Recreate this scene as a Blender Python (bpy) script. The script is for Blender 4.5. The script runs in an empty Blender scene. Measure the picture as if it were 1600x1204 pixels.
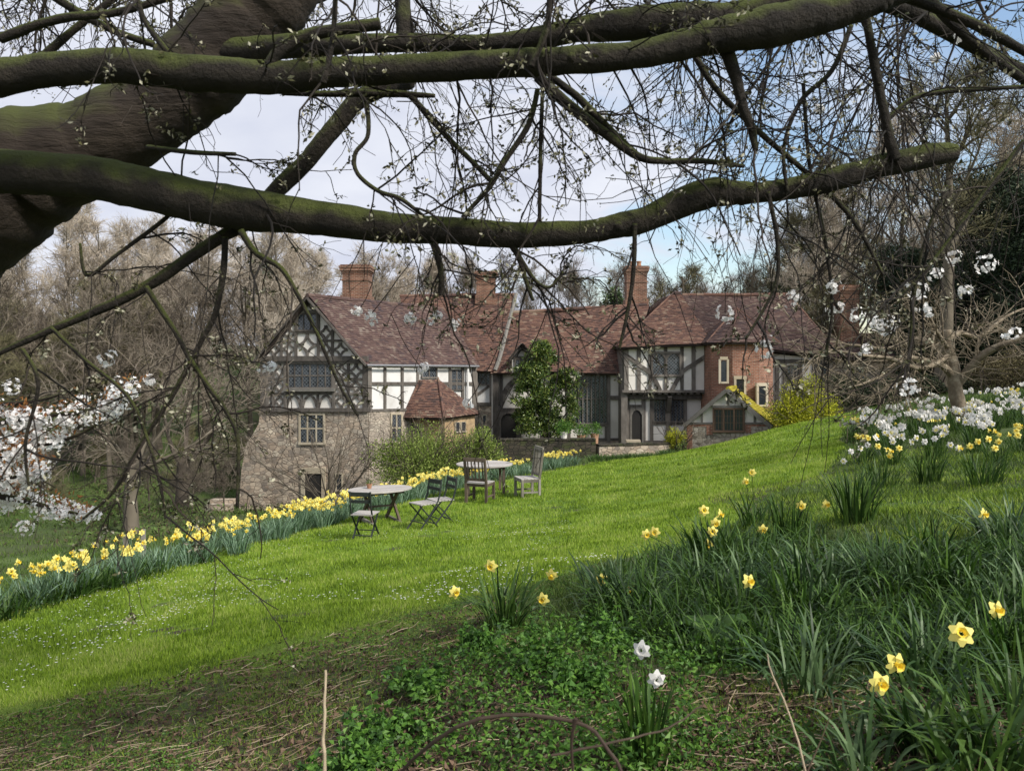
import bpy, math, random
import numpy as np
RNG = np.random.default_rng(11)
random.seed(5)
F = 1202.0; CX = 800.0; HY = 570.0          # focal length in photo pixels, principal column, eye-level row
def P(u, v, Y):
    return np.array([(u-CX)/F*Y, Y, -(v-HY)/F*Y])

# ------------------------------------------------------------------ camera, world, sun
sc = bpy.context.scene
col = sc.collection
cam_d = bpy.data.cameras.new("camera"); cam = bpy.data.objects.new("camera", cam_d); col.objects.link(cam)
cam.location = (0, 0, 0); cam.rotation_euler = (math.radians(90), 0, 0)
cam_d.sensor_width = 36; cam_d.lens = 36*F/1600; cam_d.shift_y = -(602-HY)/1600
cam_d.clip_end = 4000; cam_d.clip_start = 0.05
cam_d.dof.use_dof = True; cam_d.dof.focus_distance = 18; cam_d.dof.aperture_fstop = 8
sc.camera = cam
sc.view_settings.view_transform = 'Standard'; sc.view_settings.look = 'None'
sc.view_settings.exposure = 0.93; sc.view_settings.gamma = 1
SUN_EL, SUN_AZ = math.radians(42), math.radians(128)      # azimuth clockwise from +Y
world = bpy.data.worlds.new("World"); sc.world = world; world.use_nodes = True
def nd(nt, t, **kw):
    n = nt.nodes.new(t)
    for k, v in kw.items(): setattr(n, k, v)
    return n
wt = world.node_tree; wt.nodes.clear()
wo = nd(wt, 'ShaderNodeOutputWorld'); bg = nd(wt, 'ShaderNodeBackground'); bg.inputs[1].default_value = 0.1
sky = nd(wt, 'ShaderNodeTexSky', sky_type='NISHITA', sun_disc=False, sun_elevation=SUN_EL, sun_rotation=SUN_AZ)
sky.air_density = 1.2; sky.dust_density = 1.0
tc = nd(wt, 'ShaderNodeTexCoord'); sep = nd(wt, 'ShaderNodeSeparateXYZ')
zz = nd(wt, 'ShaderNodeMath', operation='MAXIMUM'); zz.inputs[1].default_value = 0.0
z2 = nd(wt, 'ShaderNodeMath', operation='ADD'); z2.inputs[1].default_value = 0.22
dx = nd(wt, 'ShaderNodeMath', operation='DIVIDE'); dy = nd(wt, 'ShaderNodeMath', operation='DIVIDE')
cmb = nd(wt, 'ShaderNodeCombineXYZ')
n1 = nd(wt, 'ShaderNodeTexNoise'); n1.inputs['Scale'].default_value = 1.35; n1.inputs['Detail'].default_value = 7; n1.inputs['Roughness'].default_value = .55; n1.inputs['Distortion'].default_value = .4
n2 = nd(wt, 'ShaderNodeTexNoise'); n2.inputs['Scale'].default_value = 2.6; n2.inputs['Detail'].default_value = 6
cr = nd(wt, 'ShaderNodeValToRGB'); cr.color_ramp.elements[0].position = .36; cr.color_ramp.elements[1].position = .50
cc = nd(wt, 'ShaderNodeValToRGB'); cc.color_ramp.elements[0].position = .3; cc.color_ramp.elements[0].color = (3.6, 3.8, 4.5, 1)
cc.color_ramp.elements[1].position = .7; cc.color_ramp.elements[1].color = (4.6, 4.75, 5.2, 1)
mx = nd(wt, 'ShaderNodeMix', data_type='RGBA')
L = wt.links.new
L(tc.outputs['Generated'], sep.inputs[0]); L(sep.outputs[2], zz.inputs[0]); L(zz.outputs[0], z2.inputs[0])
L(sep.outputs[0], dx.inputs[0]); L(z2.outputs[0], dx.inputs[1]); L(sep.outputs[1], dy.inputs[0]); L(z2.outputs[0], dy.inputs[1])
L(dx.outputs[0], cmb.inputs[0]); L(dy.outputs[0], cmb.inputs[1]); L(cmb.outputs[0], n1.inputs['Vector']); L(cmb.outputs[0], n2.inputs['Vector'])
L(n1.outputs[0], cr.inputs[0]); L(n2.outputs[0], cc.inputs[0])
# the real cloud bank thins out to the right of the view
thin = nd(wt, 'ShaderNodeMath', operation='MULTIPLY_ADD'); thin.inputs[1].default_value = -.22; 
L(dx.outputs[0], thin.inputs[0]); L(n1.outputs[0], thin.inputs[2]); cl = nd(wt, 'ShaderNodeMath', operation='ADD'); cl.inputs[1].default_value = .06
L(thin.outputs[0], cl.inputs[0]); L(cl.outputs[0], cr.inputs[0])
L(cr.outputs[0], mx.inputs['Factor']); L(sky.outputs[0], mx.inputs['A']); L(cc.outputs[0], mx.inputs['B'])
L(mx.outputs['Result'], bg.inputs[0]); L(bg.outputs[0], wo.inputs[0])
sun_d = bpy.data.lights.new("sun", 'SUN'); sun_d.energy = 2.8; sun_d.angle = math.radians(9); sun_d.color = (1, .95, .87)
sun = bpy.data.objects.new("sun", sun_d); col.objects.link(sun)
sun.rotation_euler = (math.pi/2-SUN_EL, 0, math.pi-SUN_AZ)

# ------------------------------------------------------------------ mesh builder
def nrm(a):
    a = np.asarray(a, float); return a/np.maximum(np.linalg.norm(a, axis=-1, keepdims=True), 1e-9)
class MB:
    def __init__(s): s.v = []; s.n = 0; s.f = []
    def add(s, V, Fc, rnd=None):
        V = np.asarray(V, float).reshape(-1, 3); Fc = np.asarray(Fc, int)
        if rnd is None: rnd = np.full(len(Fc), RNG.random())
        s.v.append(V); s.f.append((Fc+s.n, np.asarray(rnd, float))); s.n += len(V)
    def quads(s, Q, rnd=None):
        Q = np.asarray(Q, float); N = len(Q); k = Q.shape[1]
        s.add(Q.reshape(-1, 3), np.arange(N*k).reshape(N, k), RNG.random(N) if rnd is None else rnd)
    def prism(s, poly, vec):
        poly = np.asarray(poly, float); k = len(poly); r = RNG.random()
        nn = np.zeros(3)
        for i in range(1, k-1): nn += np.cross(poly[i]-poly[0], poly[i+1]-poly[0])
        if nn.dot(vec) > 0: poly = poly[::-1]
        V = np.vstack([poly, poly+vec]); a = np.arange(k); b = (a+1) % k
        s.v.append(V)
        s.f.append((np.array([a])+s.n, np.array([r]))); s.f.append((np.array([a[::-1]+k])+s.n, np.array([r])))
        s.f.append((np.stack([b, a, a+k, b+k], 1)+s.n, np.full(k, r))); s.n += 2*k
    def box(s, c, size, rot=0, tilt=None):
        hx, hy, hz = np.asarray(size)/2
        V = np.array([[x, y, z] for z in (-hz, hz) for x, y in ((-hx, -hy), (hx, -hy), (hx, hy), (-hx, hy))])
        if tilt is not None: V = V@np.asarray(tilt).T
        ca, sa = math.cos(rot), math.sin(rot)
        V = V@np.array([[ca, sa, 0], [-sa, ca, 0], [0, 0, 1]])+np.asarray(c)
        s.add(V, [[3, 2, 1, 0], [4, 5, 6, 7], [0, 1, 5, 4], [1, 2, 6, 5], [2, 3, 7, 6], [3, 0, 4, 7]])
    def bar(s, a, b, w, h=None, up=(0, 0, 1)):
        a = np.asarray(a, float); b = np.asarray(b, float); h = h or w; t = nrm(b-a); up = np.asarray(up, float)
        if abs(t.dot(up)) > .97: up = np.array([1., 0, 0])
        x = nrm(np.cross(t, up)); y = np.cross(x, t)
        V = [p+x*sx*w/2+y*sy*h/2 for p in (a, b) for sx, sy in ((-1, -1), (1, -1), (1, 1), (-1, 1))]
        s.add(V, [[3, 2, 1, 0], [4, 5, 6, 7], [0, 1, 5, 4], [1, 2, 6, 5], [2, 3, 7, 6], [3, 0, 4, 7]])
    def tubes(s, Pt, Rd, n=4, cap=False, rnd=None, lump=0):
        Pt = np.asarray(Pt, float); Rd = np.asarray(Rd, float)
        if Pt.ndim == 2: Pt = Pt[None]; Rd = Rd[None]
        N, K, _ = Pt.shape
        if N == 0: return
        T = nrm(np.gradient(Pt, axis=1)); m = nrm(Pt[:, -1]-Pt[:, 0]); rv = nrm(RNG.normal(size=(N, 3)))
        ref = nrm(np.cross(m, rv))[:, None, :]
        N1 = nrm(ref-T*(T*ref).sum(-1, keepdims=True)); N2 = np.cross(T, N1)
        a = np.arange(n)*2*math.pi/n
        R_ = Rd[:, :, None]*np.ones(n)
        if lump: R_ = R_*(1+lump*RNG.normal(size=R_.shape))
        V = Pt[:, :, None, :]+R_[..., None]*(N1[:, :, None, :]*np.cos(a)[:, None]+N2[:, :, None, :]*np.sin(a)[:, None])
        i = np.arange(K-1)[:, None]*n; j = np.arange(n)[None]; jn = (j+1) % n
        q = np.stack([i+j, i+jn, i+n+jn, i+n+j], -1).reshape(-1, 4)
        Q = (q[None]+(np.arange(N)*K*n)[:, None, None]).reshape(-1, 4)
        r = RNG.random(N) if rnd is None else np.full(N, rnd)
        s.v.append(V.reshape(-1, 3)); s.f.append((Q+s.n, np.repeat(r, len(q))))
        if cap:
            for e in (0, (K-1)*n):
                c = np.arange(n)+e; c = c[::-1] if e == 0 else c
                s.f.append((c[None]+(np.arange(N)*K*n)[:, None]+s.n, r))
        s.n += N*K*n
def mk(name, mb, mat, parent=None, smooth=False, uv=False):
    V = np.vstack(mb.v); me = bpy.data.meshes.new(name)
    if parent is not None and '_o' in parent.keys(): V = V-np.array(parent['_o'])
    me.vertices.add(len(V)); me.vertices.foreach_set('co', V.astype(np.float32).ravel())
    li = np.concatenate([f.ravel() for f, _ in mb.f]); sz = np.concatenate([np.full(len(f), f.shape[1]) for f, _ in mb.f])
    rn = np.concatenate([r for _, r in mb.f])
    me.loops.add(len(li)); me.loops.foreach_set('vertex_index', li.astype(np.int32))
    me.polygons.add(len(sz)); st = np.concatenate([[0], np.cumsum(sz)[:-1]])
    me.polygons.foreach_set('loop_start', st.astype(np.int32)); me.polygons.foreach_set('loop_total', sz.astype(np.int32))
    me.update(calc_edges=True); me.validate()
    at = me.attributes.new('rnd', 'FLOAT', 'FACE')
    if len(at.data) == len(rn): at.data.foreach_set('value', rn.astype(np.float32))
    if uv:
        nn = np.zeros(len(me.polygons)*3, np.float32); me.polygons.foreach_get('normal', nn); nn = nn.reshape(-1, 3)
        nl = np.repeat(nn, sz, axis=0); pv = V[li]
        t = np.stack([-nl[:, 1], nl[:, 0], np.zeros(len(nl))], 1); flat = np.abs(nl[:, 2]) > .8
        t = nrm(t); U = (pv*t).sum(1); W = pv[:, 2].copy(); U[flat] = pv[flat, 0]; W[flat] = pv[flat, 1]
        ul = me.uv_layers.new(name='UVMap'); ul.data.foreach_set('uv', np.stack([U, W], 1).astype(np.float32).ravel())
    me.polygons.foreach_set('use_smooth', np.full(len(sz), bool(smooth)))
    if mat: me.materials.append(mat)
    o = bpy.data.objects.new(name, me); col.objects.link(o)
    if parent is not None:
        o.parent = parent
        if '_o' in parent.keys(): o['_o'] = parent['_o']
    return o
def tag(o, label=None, cat=None, group=None, kind=None):
    if label: o['label'] = label
    if cat: o['category'] = cat
    if group: o['group'] = group
    if kind: o['kind'] = kind
    return o
def thing(name, label, cat, loc=(0, 0, 0), group=None, rz=0):
    o = bpy.data.objects.new(name, None); col.objects.link(o); o.location = [float(c) for c in loc]; o.rotation_euler = (0, 0, rz)
    o.empty_display_size = .1
    return tag(o, label, cat, group)
def wthing(name, label, cat, loc, group=None):     # parts given in world coordinates
    o = thing(name, label, cat, loc, group); o['_o'] = [float(c) for c in loc]; return o
def dup(o, parent=None):
    c = o.copy(); col.objects.link(c); c.parent = parent
    for ch in o.children: dup(ch, c)
    return c
def spline(pts, n):
    pts = np.asarray(pts, float); k = len(pts); t = np.linspace(0, k-1, n); i = np.clip(t.astype(int), 0, k-2); f = (t-i)[:, None]
    g = lambda j: pts[np.clip(j, 0, k-1)]
    p0, p1, p2, p3 = g(i-1), g(i), g(i+1), g(i+2)
    return .5*((2*p1)+(-p0+p2)*f+(2*p0-5*p1+4*p2-p3)*f**2+(-p0+3*p1-3*p2+p3)*f**3)
def grow(S, D, Ln, K, wander, grav):
    S = np.asarray(S, float); D = nrm(D); out = [S]; st = (Ln/(K-1))[:, None]; g = np.array([0, 0, grav])
    for _ in range(K-1):
        D = nrm(D+RNG.normal(size=D.shape)*wander+g); S = S+D*st; out.append(S)
    return np.stack(out, 1)
def spawn(Pt, m, a0, a1, t0=.2, t1=1.):
    N, K, _ = Pt.shape; idx = np.repeat(np.arange(N), m); t = RNG.uniform(t0, t1, len(idx)); x = t*(K-1); i = np.clip(x.astype(int), 0, K-2); f = (x-i)[:, None]
    A = Pt[idx, i]; B = Pt[idx, i+1]; T = nrm(B-A); pp = nrm(np.cross(T, RNG.normal(size=T.shape))); an = RNG.uniform(a0, a1, len(idx))[:, None]
    return A+(B-A)*f, T*np.cos(an)+pp*np.sin(an), idx, t

# ------------------------------------------------------------------ materials
def mat(name, cols, scale=5, rough=.8, bump=0, bscale=30, attr=0.5, stretch=None, transl=0, detail=6, spec=.3, moss=None, wave=None, rot=0, span=.28):
    m = bpy.data.materials.new(name); m.use_nodes = True; nt = m.node_tree; l = nt.links.new
    b = nt.nodes['Principled BSDF']; out = nt.nodes['Material Output']
    b.inputs['Roughness'].default_value = rough; b.inputs['Specular IOR Level'].default_value = spec
    tco = nd(nt, 'ShaderNodeTexCoord'); mp = nd(nt, 'ShaderNodeMapping'); mp.inputs['Scale'].default_value = stretch or (1, 1, 1); mp.inputs['Rotation'].default_value = (0, rot, 0)
    l(tco.outputs['Object'], mp.inputs[0])
    no = nd(nt, 'ShaderNodeTexNoise'); no.inputs['Scale'].default_value = scale; no.inputs['Detail'].default_value = detail; l(mp.outputs[0], no.inputs['Vector'])
    ramp = nd(nt, 'ShaderNodeValToRGB'); el = ramp.color_ramp.elements
    k = len(cols)
    while len(el) < k: el.new(.5)
    for i, c in enumerate(cols): el[i].position = .5-span+2*span*i/max(k-1, 1); el[i].color = (*c, 1)
    at = nd(nt, 'ShaderNodeAttribute', attribute_name='rnd')
    mm = nd(nt, 'ShaderNodeMix', data_type='FLOAT'); mm.inputs[0].default_value = attr
    l(no.outputs[0], mm.inputs[2]); l(at.outputs['Fac'], mm.inputs[3]); l(mm.outputs[0], ramp.inputs[0])
    cout = ramp.outputs[0]
    if moss:
        ge = nd(nt, 'ShaderNodeNewGeometry'); sp = nd(nt, 'ShaderNodeSeparateXYZ'); l(ge.outputs['Normal'], sp.inputs[0])
        ad = nd(nt, 'ShaderNodeMath', operation='MULTIPLY_ADD'); ad.inputs[1].default_value = .55; l(sp.outputs[2], ad.inputs[0]); l(no.outputs[0], ad.inputs[2])
        r2 = nd(nt, 'ShaderNodeValToRGB'); r2.color_ramp.elements[0].position = moss[1]; r2.color_ramp.elements[1].position = moss[1]+.35; l(ad.outputs[0], r2.inputs[0])
        mi = nd(nt, 'ShaderNodeMix', data_type='RGBA'); l(r2.outputs[0], mi.inputs['Factor']); l(cout, mi.inputs['A']); mi.inputs['B'].default_value = (*moss[0], 1); cout = mi.outputs['Result']
    l(cout, b.inputs['Base Color'])
    if bump:
        nb = nd(nt, 'ShaderNodeTexNoise'); nb.inputs['Scale'].default_value = bscale; nb.inputs['Detail'].default_value = 8; nb.inputs['Roughness'].default_value = .65; l(mp.outputs[0], nb.inputs['Vector'])
        bp = nd(nt, 'ShaderNodeBump'); bp.inputs['Strength'].default_value = bump; bp.inputs['Distance'].default_value = .02; l(nb.outputs[0], bp.inputs['Height']); l(bp.outputs[0], b.inputs['Normal'])
    if transl:
        tr = nd(nt, 'ShaderNodeBsdfTranslucent'); l(cout, tr.inputs[0]); ms = nd(nt, 'ShaderNodeMixShader'); ms.inputs[0].default_value = transl
        l(b.outputs[0], ms.inputs[1]); l(tr.outputs[0], ms.inputs[2]); l(ms.outputs[0], out.inputs[0])
    return m
def brickmat(name, c1, c2, mortar, bw=.22, rh=.072, ms=.009):
    m = mat(name, [c1, c2], 3, .9); nt = m.node_tree; l = nt.links.new; b = nt.nodes['Principled BSDF']
    uv = nd(nt, 'ShaderNodeUVMap', uv_map='UVMap'); br = nd(nt, 'ShaderNodeTexBrick'); l(uv.outputs[0], br.inputs['Vector'])
    br.inputs['Scale'].default_value = 1; br.inputs['Brick Width'].default_value = bw; br.inputs['Row Height'].default_value = rh; br.inputs['Mortar Size'].default_value = ms
    br.inputs['Color1'].default_value = (*c1, 1); br.inputs['Color2'].default_value = (*c2, 1); br.inputs['Mortar'].default_value = (*mortar, 1); br.inputs['Bias'].default_value = 0
    no = nd(nt, 'ShaderNodeTexNoise'); no.inputs['Scale'].default_value = 2.2; no.inputs['Detail'].default_value = 8; no.inputs['Roughness'].default_value = .7
    l(uv.outputs[0], no.inputs['Vector'])
    ra = nd(nt, 'ShaderNodeValToRGB'); ra.color_ramp.elements[0].position = .3; ra.color_ramp.elements[0].color = (.45, .42, .42, 1); ra.color_ramp.elements[1].position = .7; ra.color_ramp.elements[1].color = (1.25, 1.15, 1.1, 1); l(no.outputs[0], ra.inputs[0])
    mu = nd(nt, 'ShaderNodeMix', data_type='RGBA', blend_type='MULTIPLY'); mu.inputs[0].default_value = 1; l(br.outputs['Color'], mu.inputs['A']); l(ra.outputs[0], mu.inputs['B'])
    l(mu.outputs['Result'], b.inputs['Base Color'])
    bp = nd(nt, 'ShaderNodeBump'); bp.invert = True; bp.inputs['Strength'].default_value = .6; bp.inputs['Distance'].default_value = .01; l(br.outputs['Fac'], bp.inputs['Height']); l(bp.outputs[0], b.inputs['Normal'])
    return m
def stonemat(name, cols, mortar, scale=4., sx=1., sz=1.9):
    m = mat(name, [cols[0], cols[1]], 3, .95); nt = m.node_tree; l = nt.links.new; b = nt.nodes['Principled BSDF']
    tco = nd(nt, 'ShaderNodeTexCoord'); mp = nd(nt, 'ShaderNodeMapping'); mp.inputs['Scale'].default_value = (sx, sx, sz); l(tco.outputs['Object'], mp.inputs[0])
    no = nd(nt, 'ShaderNodeTexNoise'); no.inputs['Scale'].default_value = 2.5; l(mp.outputs[0], no.inputs['Vector'])
    va = nd(nt, 'ShaderNodeMix', data_type='VECTOR'); va.inputs[0].default_value = .12; l(mp.outputs[0], va.inputs[4]); l(no.outputs[1], va.inputs[5])
    v1 = nd(nt, 'ShaderNodeTexVoronoi'); v1.inputs['Scale'].default_value = scale; v1.inputs['Randomness'].default_value = .85; l(va.outputs[1], v1.inputs['Vector'])
    v2 = nd(nt, 'ShaderNodeTexVoronoi', feature='DISTANCE_TO_EDGE'); v2.inputs['Scale'].default_value = scale; v2.inputs['Randomness'].default_value = .85; l(va.outputs[1], v2.inputs['Vector'])
    sc_ = nd(nt, 'ShaderNodeSeparateColor'); l(v1.outputs['Color'], sc_.inputs[0])
    ra = nd(nt, 'ShaderNodeValToRGB'); el = ra.color_ramp.elements
    while len(el) < len(cols): el.new(.5)
    for i, c in enumerate(cols): el[i].position = i/(len(cols)-1); el[i].color = (*c, 1)
    l(sc_.outputs[0], ra.inputs[0])
    n3 = nd(nt, 'ShaderNodeTexNoise'); n3.inputs['Scale'].default_value = 1.1; n3.inputs['Detail'].default_value = 8; n3.inputs['Roughness'].default_value = .7; l(tco.outputs['Object'], n3.inputs['Vector'])
    r3 = nd(nt, 'ShaderNodeValToRGB'); r3.color_ramp.elements[0].position = .32; r3.color_ramp.elements[0].color = (.5, .5, .5, 1); r3.color_ramp.elements[1].position = .68; r3.color_ramp.elements[1].color = (1.2, 1.16, 1.1, 1); l(n3.outputs[0], r3.inputs[0])
    mu = nd(nt, 'ShaderNodeMix', data_type='RGBA', blend_type='MULTIPLY'); mu.inputs[0].default_value = 1; l(ra.outputs[0], mu.inputs['A']); l(r3.outputs[0], mu.inputs['B'])
    r2 = nd(nt, 'ShaderNodeValToRGB'); r2.color_ramp.elements[0].position = .01; r2.color_ramp.elements[1].position = .07; l(v2.outputs[0], r2.inputs[0])
    mi = nd(nt, 'ShaderNodeMix', data_type='RGBA'); l(r2.outputs[0], mi.inputs['Factor']); mi.inputs['A'].default_value = (*mortar, 1); l(mu.outputs['Result'], mi.inputs['B']); l(mi.outputs['Result'], b.inputs['Base Color'])
    n4 = nd(nt, 'ShaderNodeTexNoise'); n4.inputs['Scale'].default_value = 18; n4.inputs['Detail'].default_value = 5; l(tco.outputs['Object'], n4.inputs['Vector'])
    ad = nd(nt, 'ShaderNodeMath', operation='MULTIPLY_ADD'); ad.inputs[1].default_value = .4; l(n4.outputs[0], ad.inputs[0]); l(r2.outputs[0], ad.inputs[2])
    bp = nd(nt, 'ShaderNodeBump'); bp.inputs['Strength'].default_value = .8; bp.inputs['Distance'].default_value = .03; l(ad.outputs[0], bp.inputs['Height']); l(bp.outputs[0], b.inputs['Normal'])
    return m
def glassmat(name, lattice=True):
    m = mat(name, [(.012, .015, .02), (.03, .035, .045)], 3, .12, .25, 9, spec=.6); nt = m.node_tree; l = nt.links.new; b = nt.nodes['Principled BSDF']
    if lattice:
        uv = nd(nt, 'ShaderNodeUVMap', uv_map='UVMap'); mp = nd(nt, 'ShaderNodeMapping'); mp.inputs['Rotation'].default_value = (0, 0, math.radians(45)); l(uv.outputs[0], mp.inputs[0])
        br = nd(nt, 'ShaderNodeTexBrick'); br.offset = 0; br.inputs['Scale'].default_value = 1; br.inputs['Brick Width'].default_value = .11; br.inputs['Row Height'].default_value = .11; br.inputs['Mortar Size'].default_value = .008
        br.inputs['Color1'].default_value = (.012, .014, .018, 1); br.inputs['Color2'].default_value = (.05, .06, .07, 1); br.inputs['Mortar'].default_value = (.13, .14, .15, 1); l(mp.outputs[0], br.inputs['Vector']); l(br.outputs['Color'], b.inputs['Base Color'])
    return m
MT = {}
MT['plaster'] = mat('cream_plaster', [(.50, .47, .42), (.60, .57, .52), (.66, .63, .58)], 1.2, .95, .15, 25, attr=.2, detail=9, span=.2)
MT['plaster_white'] = mat('white_plaster', [(.42, .40, .37), (.58, .57, .55), (.64, .63, .61)], 1.1, .95, .15, 25, attr=.2, detail=9, span=.2)
MT['timber'] = mat('weathered_oak', [(.04, .034, .03), (.10, .088, .076), (.18, .16, .14)], 7, .85, .5, 40, attr=.35, stretch=(1, 1, .35))
MT['timber_light'] = mat('silvered_oak', [(.10, .092, .08), (.19, .18, .16)], 7, .85, .4, 40, attr=.3)
MT['tile'] = mat('clay_tile', [(.042, .030, .027), (.078, .045, .036), (.10, .055, .043), (.12, .064, .047), (.145, .082, .058), (.21, .165, .12)], .8, .9, .3, 20, attr=.5, detail=9)
MT['tile_purple'] = mat('weathered_purple_tile', [(.05, .036, .038), (.070, .043, .038), (.086, .052, .045), (.108, .070, .058), (.17, .135, .11)], .8, .9, .3, 20, attr=.5, detail=9)
MT['tile_moss'] = mat('mossy_tile', [(.10, .09, .015), (.30, .25, .02), (.36, .34, .05)], 4, .95, .5, 20, attr=.35)
MT['under'] = mat('roof_batten', [(.04, .03, .028), (.06, .045, .04)], 3, .9)
MT['brick'] = brickmat('red_brick', (.21, .08, .052), (.32, .15, .095), (.30, .25, .20), ms=.012)
MT['brick_chim'] = brickmat('chimney_brick', (.11, .05, .035), (.22, .10, .062), (.26, .20, .15), ms=.014)
MT['stone'] = stonemat('ragstone', [(.27, .215, .17), (.40, .33, .26), (.48, .41, .33), (.21, .18, .155), (.54, .48, .39)], (.22, .18, .14), 4.6, sz=1.6)
MT['stone_light'] = stonemat('pale_ragstone', [(.34, .29, .24), (.46, .40, .33), (.30, .26, .22), (.50, .45, .37)], (.28, .24, .19), 4.6, sz=1.6)
MT['flint'] = stonemat('flint_rubble', [(.18, .16, .13), (.42, .39, .33), (.30, .27, .22), (.5, .47, .42)], (.24, .20, .16), 6, sz=1.2)
MT['ashlar'] = brickmat('sandstone_ashlar', (.34, .25, .14), (.42, .33, .20), (.30, .24, .16), .5, .25, .006)
MT['dressed'] = mat('dressed_stone', [(.33, .28, .20), (.44, .39, .30)], 4, .9, .3, 20)
MT['darkwall'] = stonemat('mossy_wall', [(.03, .028, .02), (.07, .06, .045), (.045, .055, .02)], (.02, .02, .015), 5)
MT['glass'] = glassmat('leaded_glass'); MT['glass_plain'] = glassmat('dark_glass', False)
MT['dark'] = mat('black_oak_door', [(.012, .011, .01), (.03, .027, .024)], 12, .7, .4, 40, stretch=(6, 6, .4))
MT['frame_brown'] = mat('brown_window_frame', [(.09, .055, .035), (.15, .10, .07)], 10, .7, .2, 40)
MT['lead'] = mat('lead_pipe', [(.12, .12, .13), (.22, .22, .23)], 5, .6)
MT['bark'] = mat('mossy_cherry_bark', [(.010, .008, .006), (.024, .019, .014), (.045, .036, .026)], 9, .9, 1.0, 55, attr=.1, moss=((.055, .066, .013), .50))
MT['bark_trunk'] = mat('furrowed_cherry_bark', [(.014, .010, .008), (.032, .024, .018), (.055, .042, .03)], 6, .95, 1.0, 26, attr=.1, moss=((.05, .058, .014), .58), stretch=(.22, 1.4, 1.4), rot=math.radians(38))
MT['twig'] = mat('dark_twig', [(.008, .0065, .005), (.016, .012, .009), (.028, .021, .015)], 6, .85, attr=.6)
MT['bud'] = mat('opening_bud', [(.025, .024, .010), (.055, .055, .018), (.12, .11, .05), (.40, .38, .28)], 9, .7, attr=.9, transl=.2)
MT['petal_white'] = mat('white_petal', [(.72, .70, .66), (.85, .84, .80)], 20, .6, attr=.8, transl=.35)
MT['petal_cherry'] = mat('cherry_petal', [(.80, .76, .74), (.88, .86, .84), (.92, .91, .90)], 20, .6, attr=.8, transl=.35)
MT['leaf_copper'] = mat('copper_leaf', [(.16, .06, .02), (.33, .15, .04)], 20, .6, attr=.8, transl=.3)
MT['petal_yellow'] = mat('yellow_petal', [(.84, .74, .20), (.90, .84, .42)], 30, .55, attr=.6, transl=.3)
MT['trumpet'] = mat('golden_trumpet', [(.86, .62, .05), (.90, .72, .10)], 30, .55, transl=.25)
MT['daff_leaf'] = mat('daffodil_leaf', [(.014, .036, .006), (.035, .082, .012), (.085, .15, .028)], 3, .5, attr=.75, transl=.3, spec=.3)
MT['glaucous'] = mat('glaucous_daffodil_leaf', [(.022, .05, .014), (.055, .11, .03), (.13, .20, .085)], 3, .5, attr=.75, transl=.3, spec=.35)
MT['row_leaf'] = mat('row_daffodil_leaf', [(.05, .10, .045), (.11, .19, .10), (.20, .30, .20)], 5, .5, attr=.8, transl=.2, spec=.4)
MT['blue_leaf'] = mat('strap_leaf', [(.012, .034, .004), (.035, .085, .010), (.085, .16, .024)], 1.6, .5, attr=.6, transl=.3, spec=.3, span=.22)
MT['grass'] = mat('lawn_blade', [(.065, .11, .010), (.17, .265, .020), (.26, .375, .036), (.36, .41, .11)], 1.3, .6, attr=.3, span=.17, transl=.35, detail=9, spec=.2)
MT['weed'] = mat('weed_leaf', [(.03, .08, .011), (.065, .155, .018), (.125, .245, .036)], 1.4, .5, attr=.7, transl=.3)
MT['bankgrass'] = mat('bank_grass', [(.035, .06, .014), (.07, .125, .02), (.13, .19, .04)], 1.2, .7, attr=.5, transl=.3)
MT['straw'] = mat('dead_stalk', [(.10, .07, .045), (.24, .18, .11), (.40, .32, .22)], 4, .9, attr=.9)
MT['litter'] = mat('dead_leaf', [(.035, .022, .014), (.08, .05, .032), (.14, .09, .06)], 6, .9, attr=.9)
MT['teak'] = mat('weathered_teak', [(.09, .08, .06), (.17, .155, .125), (.26, .24, .21)], 9, .85, .4, 60, attr=.4)
MT['teak_top'] = mat('silver_teak_top', [(.28, .26, .235), (.42, .39, .36)], 5, .7, .2, 60, attr=.5)
MT['teak_dark'] = mat('brown_teak', [(.06, .045, .033), (.12, .09, .065)], 9, .8, .4, 60, attr=.4)
MT['iron'] = mat('dark_green_iron', [(.012, .016, .014), (.03, .036, .032)], 12, .55, attr=.3)
MT['terracotta'] = mat('terracotta', [(.28, .14, .08), (.40, .24, .15)], 9, .9)
MT['core_dark'] = mat('bare_stem', [(.05, .04, .03), (.10, .08, .06)], 9, .9)
# ------------------------------------------------------------------ terrain
_c = [(0,1204,4.2),(400,1204,3.6),(800,1204,3.1),(1200,1204,2.9),(1600,1204,2.8),(0,1100,5.6),(400,1100,4.7),(800,1100,3.9),(1200,1080,3.7),(1600,1080,3.5),
(0,1000,8),(300,1000,6.6),(700,1000,5.2),(1100,980,4.8),(1600,980,4.4),(0,955,9.3),(200,905,11),(400,850,13.8),(560,805,17),(700,768,20.5),(900,728,26),(1040,712,29.5),
(500,900,10),(700,900,8.5),(900,880,8),(1100,850,8),(1300,820,7),(1600,850,5.8),(800,820,14),(1000,800,13),(1200,750,13.5),(1330,700,15.5),(1500,668,17),(1600,760,9),
(950,760,18.5),(1100,730,20),(1250,690,21.5),(1210,672,30.5),(1075,706,33),(1330,652,25),(1450,635,24),(1600,615,27),(990,697,37.5),(770,700,38),
(100,850,20),(205,835,22),(283,797,27),(375,805,31.5),(480,795,31.5),(590,780,31),(690,752,28),(350,830,20),(500,800,24),(0,820,24),(0,780,32),(0,905,12.8),(350,700,45),(350,620,60),(330,560,75),(100,640,60),(100,580,85),(600,783,28)]
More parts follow.
